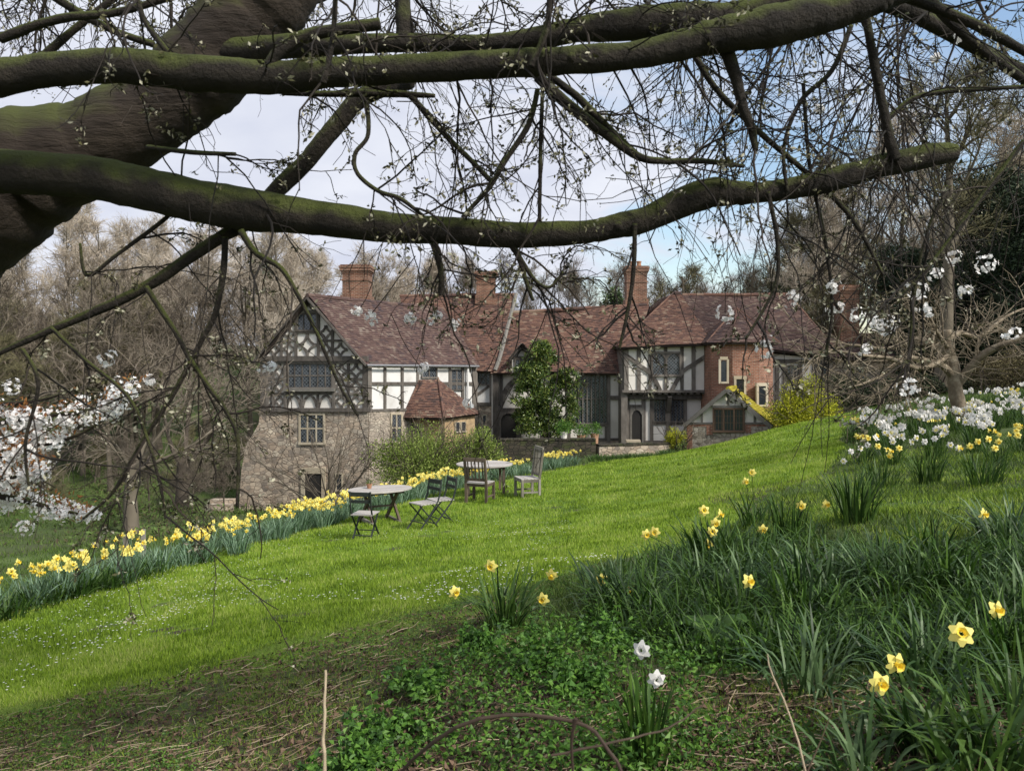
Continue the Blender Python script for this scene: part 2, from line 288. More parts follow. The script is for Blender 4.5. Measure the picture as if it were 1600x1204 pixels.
_w = [(20,40,-1.3),(16,38,-1.6),(-60,120,3.5),(0,120,0),(60,120,-1),(0,60,-3.5),(-5,48,-4.3),(10,60,-3),(30,60,-.5),(-90,60,3),(60,40,-1.0),(60,0,1),(-60,0,-4),(0,-30,-.5),(-20,-20,-3.3),
(20,-20,.8),(0,0,-1.55),(-3,0,-2),(3,0,-1.3),(-3,3,-2.1),(3,2.5,-1.42),(-20,10,-4.2),(1.4,33,-4.0),(4,35,-3.98),(10,35,-3.9),(12,38,-3.3),(10,7,-.9),(12,0,-.4),(20,15,-.6),(140,140,-2),(-140,140,7),(0,160,1)]
CP = np.array([P(*c) for c in _c]+[np.array(c, float) for c in _w])
def _k(d2): return .5*d2*np.log(d2+1e-9)
def _fit():
    X = CP[:, :2]/30; n = len(X); d2 = ((X[:, None]-X[None])**2).sum(-1); A = np.zeros((n+3, n+3)); A[:n, :n] = _k(d2)+np.eye(n)*2e-4
    A[:n, n] = 1; A[:n, n+1:] = X; A[n:, :n] = A[:n, n:].T; return np.linalg.solve(A, np.concatenate([CP[:, 2], np.zeros(3)]))
_W = _fit()
def H(x, y):
    x = np.atleast_1d(np.asarray(x, float)).ravel(); y = np.atleast_1d(np.asarray(y, float)).ravel()
    r = np.hypot(x, y); s = np.minimum(1, 150/np.maximum(r, 1e-6)); q = np.stack([x*s, y*s], 1)/30; out = np.empty(len(x)); X = CP[:, :2]/30; n = len(X)
    for a in range(0, len(x), 60000):
        p = q[a:a+60000]; d2 = ((p[:, None]-X[None])**2).sum(-1); out[a:a+60000] = _k(d2)@_W[:n]+_W[n]+p@_W[n+1:]
    near = np.clip((60-r)/50, 0, 1)
    return out+near*(.02*np.sin(x*2.1+1.3*np.sin(y*1.7))+.015*np.sin(y*3.3+x*1.1)+.008*np.sin(x*7+y*5.3))
def h1(x, y): return float(H(x, y)[0])
def G(u, v, Y):          # ground point under a photo column at a given distance
    x = (u-CX)/F*Y; return np.array([x, Y, h1(x, Y)])
def uvof(x, y, z): return CX+x/y*F, HY-z/y*F
def inpoly(px, py, poly):
    poly = np.asarray(poly, float); ins = np.zeros(len(px), bool); j = len(poly)-1
    for i in range(len(poly)):
        xi, yi = poly[i]; xj, yj = poly[j]
        c = ((yi > py) != (yj > py)) & (px < (xj-xi)*(py-yi)/(yj-yi+1e-12)+xi); ins ^= c; j = i
    return ins
# mown lawn outline in plan
LAWN = [(-9,5.0),(-4.2,5.0),(-2.2,5.5),(-1.2,6.0),(-.3,6.5),(.3,7.0),(1.0,7.6),(2.1,8.6),(2.9,9.8),(3.7,11.5),(5.4,13.2),(7,16),(8.5,20),(11.5,25.5),(13,30),(11,31),(8.3,32.5),(5.9,30),(2.6,26.5),(-1.7,20.6),(-3.4,17),(-4.6,13.8),(-5.7,11),(-6.6,9),(-8.5,8)]
_dr = np.random.default_rng(3); DIV = np.stack([_dr.uniform(-5, 3, 46), _dr.uniform(6, 17, 46), _dr.uniform(.06, .22, 46)], 1)
def divot(x, y):
    m = np.zeros(len(x))
    for a, b_, r in DIV: m = np.maximum(m, np.exp(-(((x-a)/(r*1.8))**2+((y-b_)/r)**2)))
    return m
LX, LY = np.array(LAWN).T
def lawn_mask(x, y, wob=.35):
    w = wob*(np.sin(x*3.1+y*1.7)+np.sin(x*1.3-y*4.1)+np.sin(7*x+2*y)*.5)*.5
    return inpoly(x+w*.5, y+w, LAWN)
SOIL = [(-5,2),(-3.7,5.2),(-2.2,5.6),(-1.2,6.1),(-.5,6.2),(.1,6.6),(.0,5.2),(.5,4),(2.6,3.4),(2.6,1.2),(-4,1.2)]
def axis(c, n, a, s): t = np.linspace(-s, s, n); return c+a*np.sinh(t)
xs = axis(0, 300, 1.1, 7.2); ys = axis(7, 300, 1.6, 6.9)
XX, YY = np.meshgrid(xs, ys); ZZ = H(XX, YY).reshape(XX.shape)
tb = MB(); ny, nx = XX.shape; i = np.arange(ny-1)[:, None]*nx+np.arange(nx-1)[None]
tb.add(np.stack([XX, YY, ZZ], -1).reshape(-1, 3), np.stack([i, i+1, i+nx+1, i+nx], -1).reshape(-1, 4), RNG.random((ny-1)*(nx-1)))
gm = mat('meadow_ground', [(.03, .04, .012), (.05, .09, .012)], 2, .95, .9, 18, attr=0)
nt = gm.node_tree; l = nt.links.new; b = nt.nodes['Principled BSDF']; tco = nd(nt, 'ShaderNodeTexCoord')
def noise(sc_, det=8):
    n = nd(nt, 'ShaderNodeTexNoise'); n.inputs['Scale'].default_value = sc_; n.inputs['Detail'].default_value = det; n.inputs['Roughness'].default_value = .65; l(tco.outputs['Object'], n.inputs['Vector']); return n
def ramp(src, *st):
    r = nd(nt, 'ShaderNodeValToRGB'); e = r.color_ramp.elements
    while len(e) < len(st): e.new(.5)
    for k, (p_, c_) in enumerate(st): e[k].position = p_; e[k].color = (*c_, 1)
    l(src, r.inputs[0]); return r
g1 = ramp(noise(.6).outputs[0], (.3, (.06, .11, .008)), (.5, (.10, .17, .01)), (.7, (.14, .21, .02)))
s1 = ramp(noise(5).outputs[0], (.3, (.022, .016, .010)), (.46, (.05, .036, .022)), (.52, (.045, .07, .018)), (.64, (.07, .10, .02)), (.74, (.10, .08, .05)))
b1 = ramp(noise(.35).outputs[0], (.3, (.07, .055, .035)), (.45, (.05, .065, .02)), (.58, (.06, .095, .02)), (.75, (.10, .14, .03)))
al = nd(nt, 'ShaderNodeAttribute', attribute_name='lawn'); ab = nd(nt, 'ShaderNodeAttribute', attribute_name='bank')
def wobble(a):
    n = noise(3.5); m_ = nd(nt, 'ShaderNodeMath', operation='MULTIPLY_ADD'); m_.inputs[1].default_value = .9; l(n.outputs[0], m_.inputs[0]); l(a, m_.inputs[2])
    r = nd(nt, 'ShaderNodeMapRange'); r.inputs['From Min'].default_value = .85; r.inputs['From Max'].default_value = 1.05; l(m_.outputs[0], r.inputs[0]); return r
m1 = nd(nt, 'ShaderNodeMix', data_type='RGBA'); l(wobble(al.outputs['Fac']).outputs[0], m1.inputs['Factor']); l(s1.outputs[0], m1.inputs['A']); l(g1.outputs[0], m1.inputs['B'])
m2 = nd(nt, 'ShaderNodeMix', data_type='RGBA'); l(wobble(ab.outputs['Fac']).outputs[0], m2.inputs['Factor']); l(m1.outputs['Result'], m2.inputs['A']); l(b1.outputs[0], m2.inputs['B'])
l(m2.outputs['Result'], b.inputs['Base Color'])
terrain = mk('ground', tb, gm, smooth=True); tag(terrain, kind='structure')
me = terrain.data
_lo = np.array(LAWN[:14])
def edge_y(x): return np.interp(x, _lo[:, 0], _lo[:, 1])
_soft = np.clip(.62+(YY.ravel()-edge_y(XX.ravel()))/2.6, 0, 1)
_dv = 1-.8*divot(XX.ravel(), YY.ravel())
for nm, val in (('lawn', _dv*np.where(YY.ravel() < 13, _soft*(XX.ravel() < 3.2), inpoly(XX.ravel(), YY.ravel(), LAWN)*1.0)), ('bank', (~inpoly(XX.ravel(), YY.ravel(), SOIL) & ~inpoly(XX.ravel(), YY.ravel(), LAWN))*1.0)):
    a = me.attributes.new(nm, 'FLOAT', 'POINT'); a.data.foreach_set('value', val.astype(np.float32))
# ------------------------------------------------------------------ house helpers
class Fac:
    def __init__(s, A, B):
        s.A = np.array(A, float); s.B = np.array(B, float); d = s.B-s.A; s.L = np.linalg.norm(d); s.d = d/s.L; s.n = np.array([s.d[1], -s.d[0], 0])
    def p(s, u, v, off=0):
        k = (u-CX)/F; t = s.A.dot(s.n[:2])/(k*s.n[0]+s.n[1]); return np.array([k*t, t, -(v-HY)/F*t])+s.n*off
    def slab(s, mb, pts, o0=-.3, o1=0):
        q = np.array([s.p(u, v, o0) for u, v in pts]); mb.prism(q, s.n*(o1-o0))
    def rect(s, mb, u0, v0, u1, v1, o0=-.3, o1=0): s.slab(mb, [(u0, v0), (u1, v0), (u1, v1), (u0, v1)], o0, o1)
    def beam(s, mb, p0, p1, w, o1=.05, o0=-.02):
        p0 = np.array(p0, float); p1 = np.array(p1, float); d = nrm(p1-p0); n = np.array([-d[1], d[0]])*w/2
        s.slab(mb, [p0+n, p1+n, p1-n, p0-n], o0, o1+RNG.random()*.012)
    def curve(s, mb, pts, w, o1=.05, n=7):
        q = spline([(a, b, 0) for a, b in pts], n)[:, :2]
        for a, b in zip(q[:-1], q[1:]): s.beam(mb, a, b+(b-a)*.08, w, o1)
def window(f, par, u0, v0, u1, v1, nx=2, ny=1, fw=2.5, mw=1.5, m='timber', arch=False, name='window', o=.07, g='glass'):
    fr = MB()
    f.rect(fr, u0, v0, u0+fw, v1, 0, o); f.rect(fr, u1-fw, v0, u1, v1, 0, o+.002)
    f.rect(fr, u0+fw, v0, u1-fw, v0+fw, 0, o-.003); f.rect(fr, u0+fw*.2-.8, v1-fw*.8, u1+.6, v1+fw*.4, 0, o+.03)
    for i in range(1, nx): x = u0+(u1-u0)*i/nx; f.rect(fr, x-mw/2, v0+fw, x+mw/2, v1-fw, 0, o-.01)
    for j in range(1, ny): y = v0+(v1-v0)*j/ny; f.rect(fr, u0+fw, y-mw/2, u1-fw, y+mw/2, 0, o-.014)
    if arch:
        for i in range(nx):
            a = u0+(u1-u0)*i/nx+1.4; c = u0+(u1-u0)*(i+1)/nx-1.4; h = (c-a)*.42
            for s_, x0 in ((1, a), (-1, c)): f.slab(fr, [(x0, v0+fw-.5), (x0+s_*(c-a)/2, v0+fw-.5), (x0+s_*(c-a)*.2, v0+fw+h*.35), (x0, v0+fw+h)], 0, o-.012)
    w = mk(name, fr, MT[m], par, uv=True)
    pn = MB(); f.rect(pn, u0+fw*.5, v0+fw*.5, u1-fw*.5, v1-fw*.5, 0.0, .072 if m == 'dressed' else .03); mk('pane', pn, MT[g], w, uv=True)
    return w
def tiles(EL, ER, RR, RL, course=.115, w=.18, sag=.03, tm='tile', par=None, name='roof', under=True, lip=.03):
    EL, ER, RR, RL = [np.asarray(a, float) for a in (EL, ER, RR, RL)]
    n = nrm(np.cross(ER-EL, (RL+RR)/2-(EL+ER)/2)); mb = MB(); rows = max(2, int(np.linalg.norm((RL+RR-EL-ER)/2)/course))
    def sg(p): return (np.sin(p[..., 0]*1.3+p[..., 1]*.8)+.6*np.sin(p[..., 0]*.47+1+p[..., 2]*1.2))[..., None]*sag*n
    for k in range(rows):
        a = k/rows; c = min((k+1.25)/rows, 1.0); L0, R0 = EL+(RL-EL)*a, ER+(RR-ER)*a; L1, R1 = EL+(RL-EL)*c, ER+(RR-ER)*c
        ln = np.linalg.norm(R0-L0); m = max(1, int(ln/w)); e = (np.arange(m+1)-(.5 if k % 2 else 0))/m; e = np.clip(np.append(e, 1) if k % 2 else e, 0, 1); e[1:-1] += RNG.normal(size=len(e)-2)*.04/m
        t0, t1 = e[:-1, None], e[1:, None]; g = .003/max(ln, .1)
        hh = (lip+RNG.random((len(t0), 1))*.016)*n; low = RNG.normal(size=(len(t0), 1))*.009*nrm((RL-EL))
        A = L0+(R0-L0)*(t0+g)+low; B = L0+(R0-L0)*(t1-g)+low; C = L1+(R1-L1)*(t1-g); D = L1+(R1-L1)*(t0+g)
        sA, sC = sg(A), sg(C); A0, B0 = A+sA, B+sg(B); A1, B1 = A0+hh, B0+hh; C1, D1 = C+sC+n*.012, D+sg(D)+n*.012
        r = np.clip(RNG.random(len(t0))*.9+.05, 0, 1)
        mb.quads(np.stack([A1, B1, C1, D1], 1), r); mb.quads(np.stack([A0, B0, B1, A1], 1), r)
    o = mk(name, mb, MT[tm], par)
    if under:
        ub = MB(); gx, gy = np.meshgrid(np.linspace(0, 1, 9), np.linspace(0, 1, 7)); gx = gx[..., None]; gy = gy[..., None]; Pg = (EL+(ER-EL)*gx)*(1-gy)+(RL+(RR-RL)*gx)*gy; Pg = Pg+sg(Pg)
        for dd in (.035, .12):
            g_ = (Pg-n*dd); ub.quads(np.stack([g_[:-1, :-1], g_[:-1, 1:], g_[1:, 1:], g_[1:, :-1]], 2).reshape(-1, 4, 3))
        ub.prism([EL-n*.03, ER-n*.03, ER-n*.12, EL-n*.12], nrm(RL-EL)*.05)
        mk('eaves_board', ub, MT['under'], o)
    return o
def ridge(par, pts, r=.11, m='tile', name='ridge_tiles'):
    mb = MB(); pts = np.asarray(pts, float)
    for a, b in zip(pts[:-1], pts[1:]):
        k = max(1, int(np.linalg.norm(b-a)/.38))
        for i in range(k):
            p, q = a+(b-a)*i/k, a+(b-a)*(i+1.04)/k; z = np.array([0, 0, RNG.normal()*.008])
            mb.tubes([p+z, q+z], [r, r*.93], 8, cap=True)
    return mk(name, mb, MT[m], par)
def chimney(par, u0, u1, vt, vb, Y, depth=.9, pots=0, m='brick_chim', rz=0):
    a, b = P(u0, vt, Y), P(u1, vb, Y); w = b[0]-a[0]; cx = (a[0]+b[0])/2; h = a[2]-b[2]; mb = MB(); cy = Y+depth/2
    c = w/ .17 * .0+.04
    mb.box((cx, cy, b[2]+h*.5-.14), (w*.86, depth*.86, h-.30), rz)
    for i, (g, hh, z) in enumerate(((.9, .07, .42), (.95, .07, .34), (1.02, .13, .23), (1.06, .10, .11), (.98, .06, .03))): mb.box((cx, cy, a[2]-z), (w*g, depth*g, hh+.0), rz)
    mb.box((cx, cy, b[2]+h*.62), (w*.92, depth*.92, .08), rz); mb.box((cx, cy, b[2]+.2), (w*.98, depth*.98, .5), rz)
    o = mk('chimney', mb, MT[m], par, uv=True)
    for i in range(pots):
        pb = MB(); x = cx+(i-(pots-1)/2)*.36; z = a[2]
        pb.tubes([(x, cy, z), (x, cy, z+.2), (x, cy, z+.26), (x, cy, z+.30)], [.13, .11, .14, .13], 12, cap=True); mk('chimney_pot', pb, MT['terracotta'], o)
    return o
hroot = wthing('manor_house', 'rambling half timbered manor house with tiled roofs, brick chimneys and stone ground floor', 'house', (0, 36, -4))
def part(name, mb, m, uv=True, par=None): return mk(name, mb, MT[m], par or hroot, uv=uv)
# ---- gabled wing, front
WA, WB, WC = (-10.64, 32.8), (-5.99, 32.0), (-1.74, 38.0)
fg = Fac(WA, WB); fs = Fac(WB, WC)
w = MB(); fg.slab(w, [(410, 642), (406, 562), (480, 470), (573, 562), (575, 642)]); wl = part('plaster_wall', w, 'plaster')
tf = MB()
for u in (411.5, 571): fg.beam(tf, (u, 562), (u, 641), 7, .09)
fg.beam(tf, (402, 560), (576, 560), 8, .16); fg.beam(tf, (408, 640), (577, 640), 6, .14); fg.beam(tf, (408, 566), (575, 566), 3.5, .1)
fg.beam(tf, (446, 566), (446, 638), 4, .07); fg.beam(tf, (418, 566), (418, 638), 4.5, .068); fg.beam(tf, (522, 566), (522, 638), 4.5, .07); fg.beam(tf, (545, 566), (545, 638), 4, .07); fg.beam(tf, (428, 566), (428, 638), 3.5, .07)
for v in (592, 615): fg.beam(tf, (412, v), (447, v), 4, .065); fg.beam(tf, (520, v), (568, v), 4, .065)
fg.beam(tf, (446, 614), (522, 614), 4, .07)
def cell(f, mb, x0, y0, x1, y1, w=3.2, r=.47):
    for cx, cy, sx, sy in ((x0, y0, 1, 1), (x1, y0, -1, 1), (x0, y1, 1, -1), (x1, y1, -1, -1)):
        rx, ry = (x1-x0)*r, (y1-y0)*r
        pts = [(cx+sx*rx*math.cos(t), cy+sy*ry*math.sin(t)) for t in np.linspace(0, math.pi/2, 5)]
        for a, b in zip(pts[:-1], pts[1:]): f.beam(mb, a, b, w, .045)
for x0, x1 in ((414, 428), (428, 446)):
    for y0, y1 in ((568, 592), (592, 615), (615, 638)): cell(fg, tf, x0, y0, x1, y1, 3)
for x0, x1 in ((522, 545), (545, 568)):
    for y0, y1 in ((568, 592), (592, 615), (615, 638)): cell(fg, tf, x0, y0, x1, y1, 3.4)
for i in range(3):
    x0 = 447+i*25; fg.curve(tf, [(x0+1, 638), (x0+5, 624), (x0+12.5, 616)], 3.4); fg.curve(tf, [(x0+24, 638), (x0+20, 624), (x0+12.5, 616)], 3.4); fg.beam(tf, (x0, 614), (x0, 638), 3, .06)
# gable triangle
for u, v in ((463, 488), (498, 488), (440, 517), (520, 517)): fg.beam(tf, (u, v-2), (u, 557), 4, .065)
fg.beam(tf, (432, 532), (463, 532), 3.5, .06); fg.beam(tf, (498, 532), (545, 532), 3.5, .06); fg.beam(tf, (462, 519), (500, 519), 4, .07); fg.beam(tf, (458, 487), (502, 487), 4, .07)
cell(fg, tf, 464, 521, 497, 557, 3.4, .5); cell(fg, tf, 441, 533, 463, 557, 3); cell(fg, tf, 499, 533, 520, 557, 3); cell(fg, tf, 441, 510, 463, 532, 3); cell(fg, tf, 499, 508, 520, 532, 3)
cell(fg, tf, 419, 535, 440, 557, 3); cell(fg, tf, 521, 535, 543, 557, 3)
fg.curve(tf, [(467, 487), (474, 482), (480, 472)], 3); fg.curve(tf, [(495, 487), (487, 482), (480, 472)], 3)
mk('timber_frame', tf, MT['timber'], wl)
for q_ in (P(573, 569, 31.75), P(398, 563, 32.6)):
    bb = MB(); bb.bar(P(480, 463, 32.07)+[0, 0, -.06], q_+[0, -.04, -.06], .07, .24, (0, -1, 0)); bb.bar(P(480, 463, 32.2)+[0, 0, -.1], q_+[0, .1, -.1], .3, .05, (0, 0, 1)); part('bargeboard', bb, 'timber')
window(fg, hroot, 449, 566, 521, 607, 6, 2, 3, 1.6); window(fg, hroot, 464, 489, 497, 517, 3, 1, 2.5, 1.5)
sl = MB(); fg.rect(sl, 446, 606, 525, 611, 0, .22); part('sill', sl, 'timber_light')
w = MB(); fg.slab(w, [(408, 642), (405, 662), (396, 678), (386, 692), (378, 735), (372, 830), (575, 830), (575, 642)], -.5, .06); sw = part('stone_wall', w, 'stone')
qb = MB()
for i in range(13):
    v = 645+i*13; a, b_ = (9, 15) if i % 2 else (15, 9); fg.rect(qb, 575-a, v, 575.5, v+12, 0, .075); 
mk('quoin', qb, MT['stone_light'], sw)
window(fg, hroot, 468, 645, 509, 693, 3, 2, 3, 2.2, 'dressed', o=.1)
dr = MB(); fg.rect(dr, 478, 739, 504, 800, .05, .09); d_ = part('door', dr, 'dark'); df = MB(); fg.rect(df, 472, 735, 478, 800, .05, .13); fg.rect(df, 504, 735, 510, 800, .05, .13); fg.rect(df, 472, 730, 510, 739, .05, .14); mk('door_frame', df, MT['dressed'], d_)
window(fg, hroot, 525, 738, 537, 766, 1, 1, 2.2, 1, 'dressed', o=.1, g='glass_plain')
# left flank and back of the wing
dvec = np.array([4.95, 8.4]); fl = Fac(np.array(WA)+dvec, WA)
def vwall(name, A, B, z0, z1, m, t=.3):
    w = MB(); A = np.array([*A, z0], float); B = np.array([*B, z0], float); d = nrm(B-A); n = np.array([d[1], -d[0], 0]); w.prism([A, B, B+[0, 0, z1-z0], A+[0, 0, z1-z0]], -n*t); return part(name, w, m)
WD = (WA[0]+dvec[0], WA[1]+dvec[1])
vwall('plaster_wall', WD, (WA[0]+.14, WA[1]+.24), -1.9, .15, 'plaster'); vwall('stone_wall', (WD[0]-.02, WD[1]), (WA[0]+.12, WA[1]+.3), -7, -1.95, 'stone', .45)
# side facade
w = MB(); fs.slab(w, [(575, 566), (746, 570), (746, 642), (575, 642)]); wl = part('plaster_wall', w, 'plaster_white'); tf = MB()
for u, wd in ((576.5, 6), (600.5, 3.2), (627.5, 3.5), (652, 3.5), (702, 3), (722, 3.5), (741, 7)): fs.beam(tf, (u, 567), (u, 641), wd, .06)
fs.beam(tf, (577, 599), (746, 599), 5, .055); fs.beam(tf, (575, 641), (746, 637), 4, .08); fs.beam(tf, (575, 567), (746, 571), 4, .09)
mk('timber_frame', tf, MT['timber'], wl)
window(fs, hroot, 657, 570, 682, 590, 2, 1, 2, 1.5); window(fs, hroot, 703, 577, 722, 609, 2, 2, 1.5, 1.2)
w = MB(); fs.slab(w, [(575, 642.5), (770, 642.5), (770, 760), (575, 830)], -.5, .05); sw = part('stone_wall', w, 'stone_light')
window(fs, hroot, 608, 645, 627, 691, 2, 2, 2.5, 2, 'dressed', o=.1)
dp = MB(); a, b_ = fs.p(727, 572, .15), fs.p(727, 650, .15); dp.tubes([a, b_], [.06, .06], 8); part('downpipe', dp, 'plaster_white')
tiles(P(573, 569, 31.75), P(748, 570.5, 37.75), P(693, 483, 40.6), P(480, 461.5, 32.1), tm='tile_purple', par=hroot)
L0 = P(398, 563, 32.6); RLp = P(480, 461.5, 32.1); RRp = P(693, 483, 40.6)
tiles(np.array([L0[0], L0[1], 0])+[5, 9, .15], L0, RLp, RRp, tm='tile_purple', par=hroot)
ridge(hroot, [RLp, RRp], m='tile_purple')
gut = MB(); gut.tubes([P(573, 570.5, 31.6), P(748, 572, 37.7)], [.055, .055], 6); part('gutter', gut, 'lead')
# ---- polygonal porch bay with hipped roof
e0, e1, e2, t0, t1 = P(628, 653, 33.7), P(694, 653, 32.9), P(750, 646, 36.2), P(655, 593, 34.42), P(684.5, 592, 35.45)
tiles(e0, e1, t1, t0, par=hroot, course=.10, sag=.015); tiles(e1, e2, t1+[.02, .03, 0], t1, par=hroot, course=.10, sag=.015); tiles(e0+[.3, 1.1, 0], e0, t0, t0+[.02, .02, 0], par=hroot, course=.10, sag=.01, tm='tile_purple')
ridge(hroot, [e1+[0, 0, .03], t1+[0, 0, .04]], .06)
b0 = Fac((-4.42, 34.0), (-2.92, 33.4)); b1_ = Fac((-2.92, 33.4), (-1.75, 36.2)); bl = Fac((-4.3, 35.2), (-4.42, 34.0))
for f_, pts in ((b0, None), (b1_, None), (bl, None)):
    w = MB(); A3, B3 = np.array([*f_.A, -5.6]), np.array([*f_.B, -5.6]); w.prism([A3, B3, B3+[0, 0, 3.25], A3+[0, 0, 3.25]], -f_.n*.25); part('ashlar_wall', w, 'ashlar')
window(b1_, hroot, 710, 659, 717, 675, 1, 1, 1.2, 1, 'dressed', g='glass_plain'); window(b1_, hroot, 719, 658.5, 726, 674, 1, 1, 1.2, 1, 'dressed', g='glass_plain')
window(b0, hroot, 641, 661, 660, 690, 2, 1, 2, 1.5, 'dressed', g='glass_plain')
# ---- link block
fk = Fac((-2.6, 38.4), (-.9, 38.35))
w = MB(); fk.rect(w, 715, 574, 775, 640); wl = part('plaster_wall', w, 'plaster_white'); tf = MB()
fk.beam(tf, (735, 578), (735, 634), 6, .08); fk.beam(tf, (767, 578), (767, 634), 4, .07); fk.beam(tf, (728, 631), (772, 631), 5, .1); fk.beam(tf, (732, 578), (772, 578), 4, .1); fk.curve(tf, [(736, 622), (752, 612), (768, 600)], 4); mk('timber_frame', tf, MT['timber'], wl)
window(fk, hroot, 737, 581, 767, 601, 4, 1, 2, 1.3)
w = MB(); fk.rect(w, 715, 634, 775, 720, -.4, .04); part('stone_wall', w, 'stone'); window(fk, hroot, 741, 647, 761, 664, 3, 1, 1.8, 1.3, 'dressed', o=.09)
vg0, vg1 = P(773, 580, 37.8), P(806, 460.5, 41.0)
tiles(P(640, 577, 38.15), vg0, vg1, P(625, 463, 41.2), par=hroot, sag=.04)
tiles(vg0*[1, 0, 1]+[-.2, 44.2, 0], P(640, 577, 38.15)*[1, 0, 1]+[0, 44.2, 0], P(625, 463, 41.2), vg1, par=hroot)
ridge(hroot, [P(625, 462.5, 41.2), vg1]); 
vb = MB(); 
for a, c in ((0, 1),):
    q = spline([vg0+[.02, -.03, .05], P(781, 560, 38.2)+[0, 0, .04], P(793, 512, 39.6), vg1+[.02, 0, .06]], 12); vb.tubes(q, np.full(12, .10), 6, cap=True)
part('verge_coping', vb, 'timber_light')
w = MB(); w.prism([vg0+[0, 0, -.1], vg1+[0, 0, -.1], vg0*[1, 0, 1]+[0, 44.2, -.1]], [-.2, 0, 0]); part('gable_wall', w, 'brick')
# ---- great hall
fh = Fac((-.95, 38.2), (5.55, 38.0))
w = MB(); fh.rect(w, 768, 578, 982, 690); wl = part('plaster_wall', w, 'plaster'); tf = MB()
fh.beam(tf, (775, 580), (775, 702), 9, .16); fh.beam(tf, (783, 580), (783, 640), 5, .08); fh.curve(tf, [(782, 634), (790, 610), (802, 596), (822, 584)], 8, .07, 9); fh.beam(tf, (768, 582), (982, 582), 6, .12)
fh.beam(tf, (780, 640), (830, 640), 6, .12); fh.beam(tf, (811, 640), (811, 694), 8, .1); fh.beam(tf, (780, 640), (780, 694), 6, .1); fh.beam(tf, (889, 580), (889, 690), 5, .08); fh.beam(tf, (952, 621), (984, 621), 6, .09)
fh.beam(tf, (951, 580), (951, 690), 5, .09); fh.beam(tf, (977, 580), (977, 700), 8, .12); fh.beam(tf, (840, 668), (890, 668), 4, .07); fh.beam(tf, (888, 664), (952, 664), 4, .08); fh.beam(tf, (918, 664), (918, 686), 6, .07); fh.beam(tf, (948, 664), (948, 686), 6, .075); fh.beam(tf, (888, 664), (888, 686), 5, .075); fh.beam(tf, (820, 686), (980, 686), 4, .085)
fh.beam(tf, (849, 580), (849, 686), 5, .07)
mk('timber_frame', tf, MT['timber'], wl)
w = MB(); fh.rect(w, 768, 688, 982, 712, -.3, .07); part('stone_plinth', w, 'stone')
for uu in ((891, 950),): window(fh, hroot, uu[0], 584, uu[1], 662, 9, 2, 2.5, 1.6, 'timber', o=.09)
dr = MB(); fh.slab(dr, [(783, 700), (783, 655), (786, 649), (791, 646), (799, 646), (804, 649), (807, 655), (807, 700)], 0, .05); d_ = part('door', dr, 'dark')
df = MB(); fh.slab(df, [(779, 700), (783, 700), (783, 655), (786, 649), (791, 646), (795, 645), (795, 642), (779, 642)], 0, .12); fh.slab(df, [(811, 700), (807, 700), (807, 655), (804, 649), (799, 646), (795, 645), (795, 642), (811, 642)], 0, .125); mk('door_frame', df, MT['timber'], d_)
tiles(P(771, 582, 37.7), P(982, 583, 37.55), P(1015, 476, 40.9), P(801, 488.5, 40.4), par=hroot, sag=.045)
hr = P(801, 488.5, 40.4); tiles(P(1015, 582, 37.6)*[1, 0, 1]+[0, 44, 0], P(771, 582, 37.7)*[1, 0, 1]+[0, 43.3, 0], hr, P(1015, 476, 40.9), par=hroot)
ridge(hroot, [hr, P(900, 482.5, 40.6), P(1010, 476.5, 40.9)])
# little gabled dormer over the door
fd = Fac((-.1, 37.55), (1.15, 37.5)); w = MB(); fd.slab(w, [(800, 582), (800, 558), (816, 539), (832, 558), (832, 582)], -.6, 0); part('dormer_wall', w, 'plaster')
tf = MB(); fd.beam(tf, (816, 537), (796, 561), 4, .2, .1); fd.beam(tf, (816, 537), (836, 561), 4, .2, .1); fd.beam(tf, (800, 558), (832, 558), 3, .05); fd.curve(tf, [(808, 557), (811, 550), (816, 546)], 2); fd.curve(tf, [(824, 557), (821, 550), (816, 546)], 2); part('bargeboard', tf, 'timber'); window(fd, hroot, 804, 560, 828, 581, 3, 1, 2, 1.3)
a = P(816, 536, 37.2); bk = P(820, 534, 39.2)*[1, 1, 0]+[0, 0, a[2]]; l_, r_ = P(795.5, 561, 37.2), P(836.5, 561, 37.2)
tiles(l_+[0, 1.3, 0], l_, a, bk, par=hroot, sag=0, course=.1); tiles(r_, r_+[0, 1.3, 0], bk, a, par=hroot, sag=0, course=.1)
# ---- jettied cross wing
fu = Fac((5.3, 36.9), (9.5, 36.9)); fo = Fac((5.2, 37.5), (9.6, 37.5))
w = MB(); fu.rect(w, 975, 535, 1107, 612); wl = part('plaster_wall', w, 'plaster'); tf = MB()
for u, wd in ((978.5, 7), (998, 6), (1015.5, 5), (1040, 5), (1065.5, 5), (1083.5, 6), (1103.5, 7)): fu.beam(tf, (u, 538), (u, 611), wd, .055)
fu.curve(tf, [(980, 556), (1000, 571), (1018, 585), (1031, 609)], 6, .075, 9); fu.curve(tf, [(1103, 556), (1083, 569), (1065, 582), (1050, 609)], 6, .075, 9)
fu.beam(tf, (974, 538), (1108, 538), 5, .1); fu.beam(tf, (972, 611), (1108, 611), 4, .12); mk('timber_frame', tf, MT['timber'], wl)
window(fu, hroot, 1017, 549, 1064, 587, 2, 1, 3, 2.4, arch=True, o=.1)
jb = MB(); fo.beam(jb, (972, 619), (1110, 619), 8, .3)
for u in range(978, 1106, 10): fu.rect(jb, u, 612, u+5, 616, -.7, .02)
jb.bar(fo.p(1043, 642, .1), fo.p(1043, 618, .55), .2, .16); part('jetty_beam', jb, 'timber')
w = MB(); fo.rect(w, 972, 612, 1112, 690); wl = part('plaster_wall', w, 'plaster'); tf = MB()
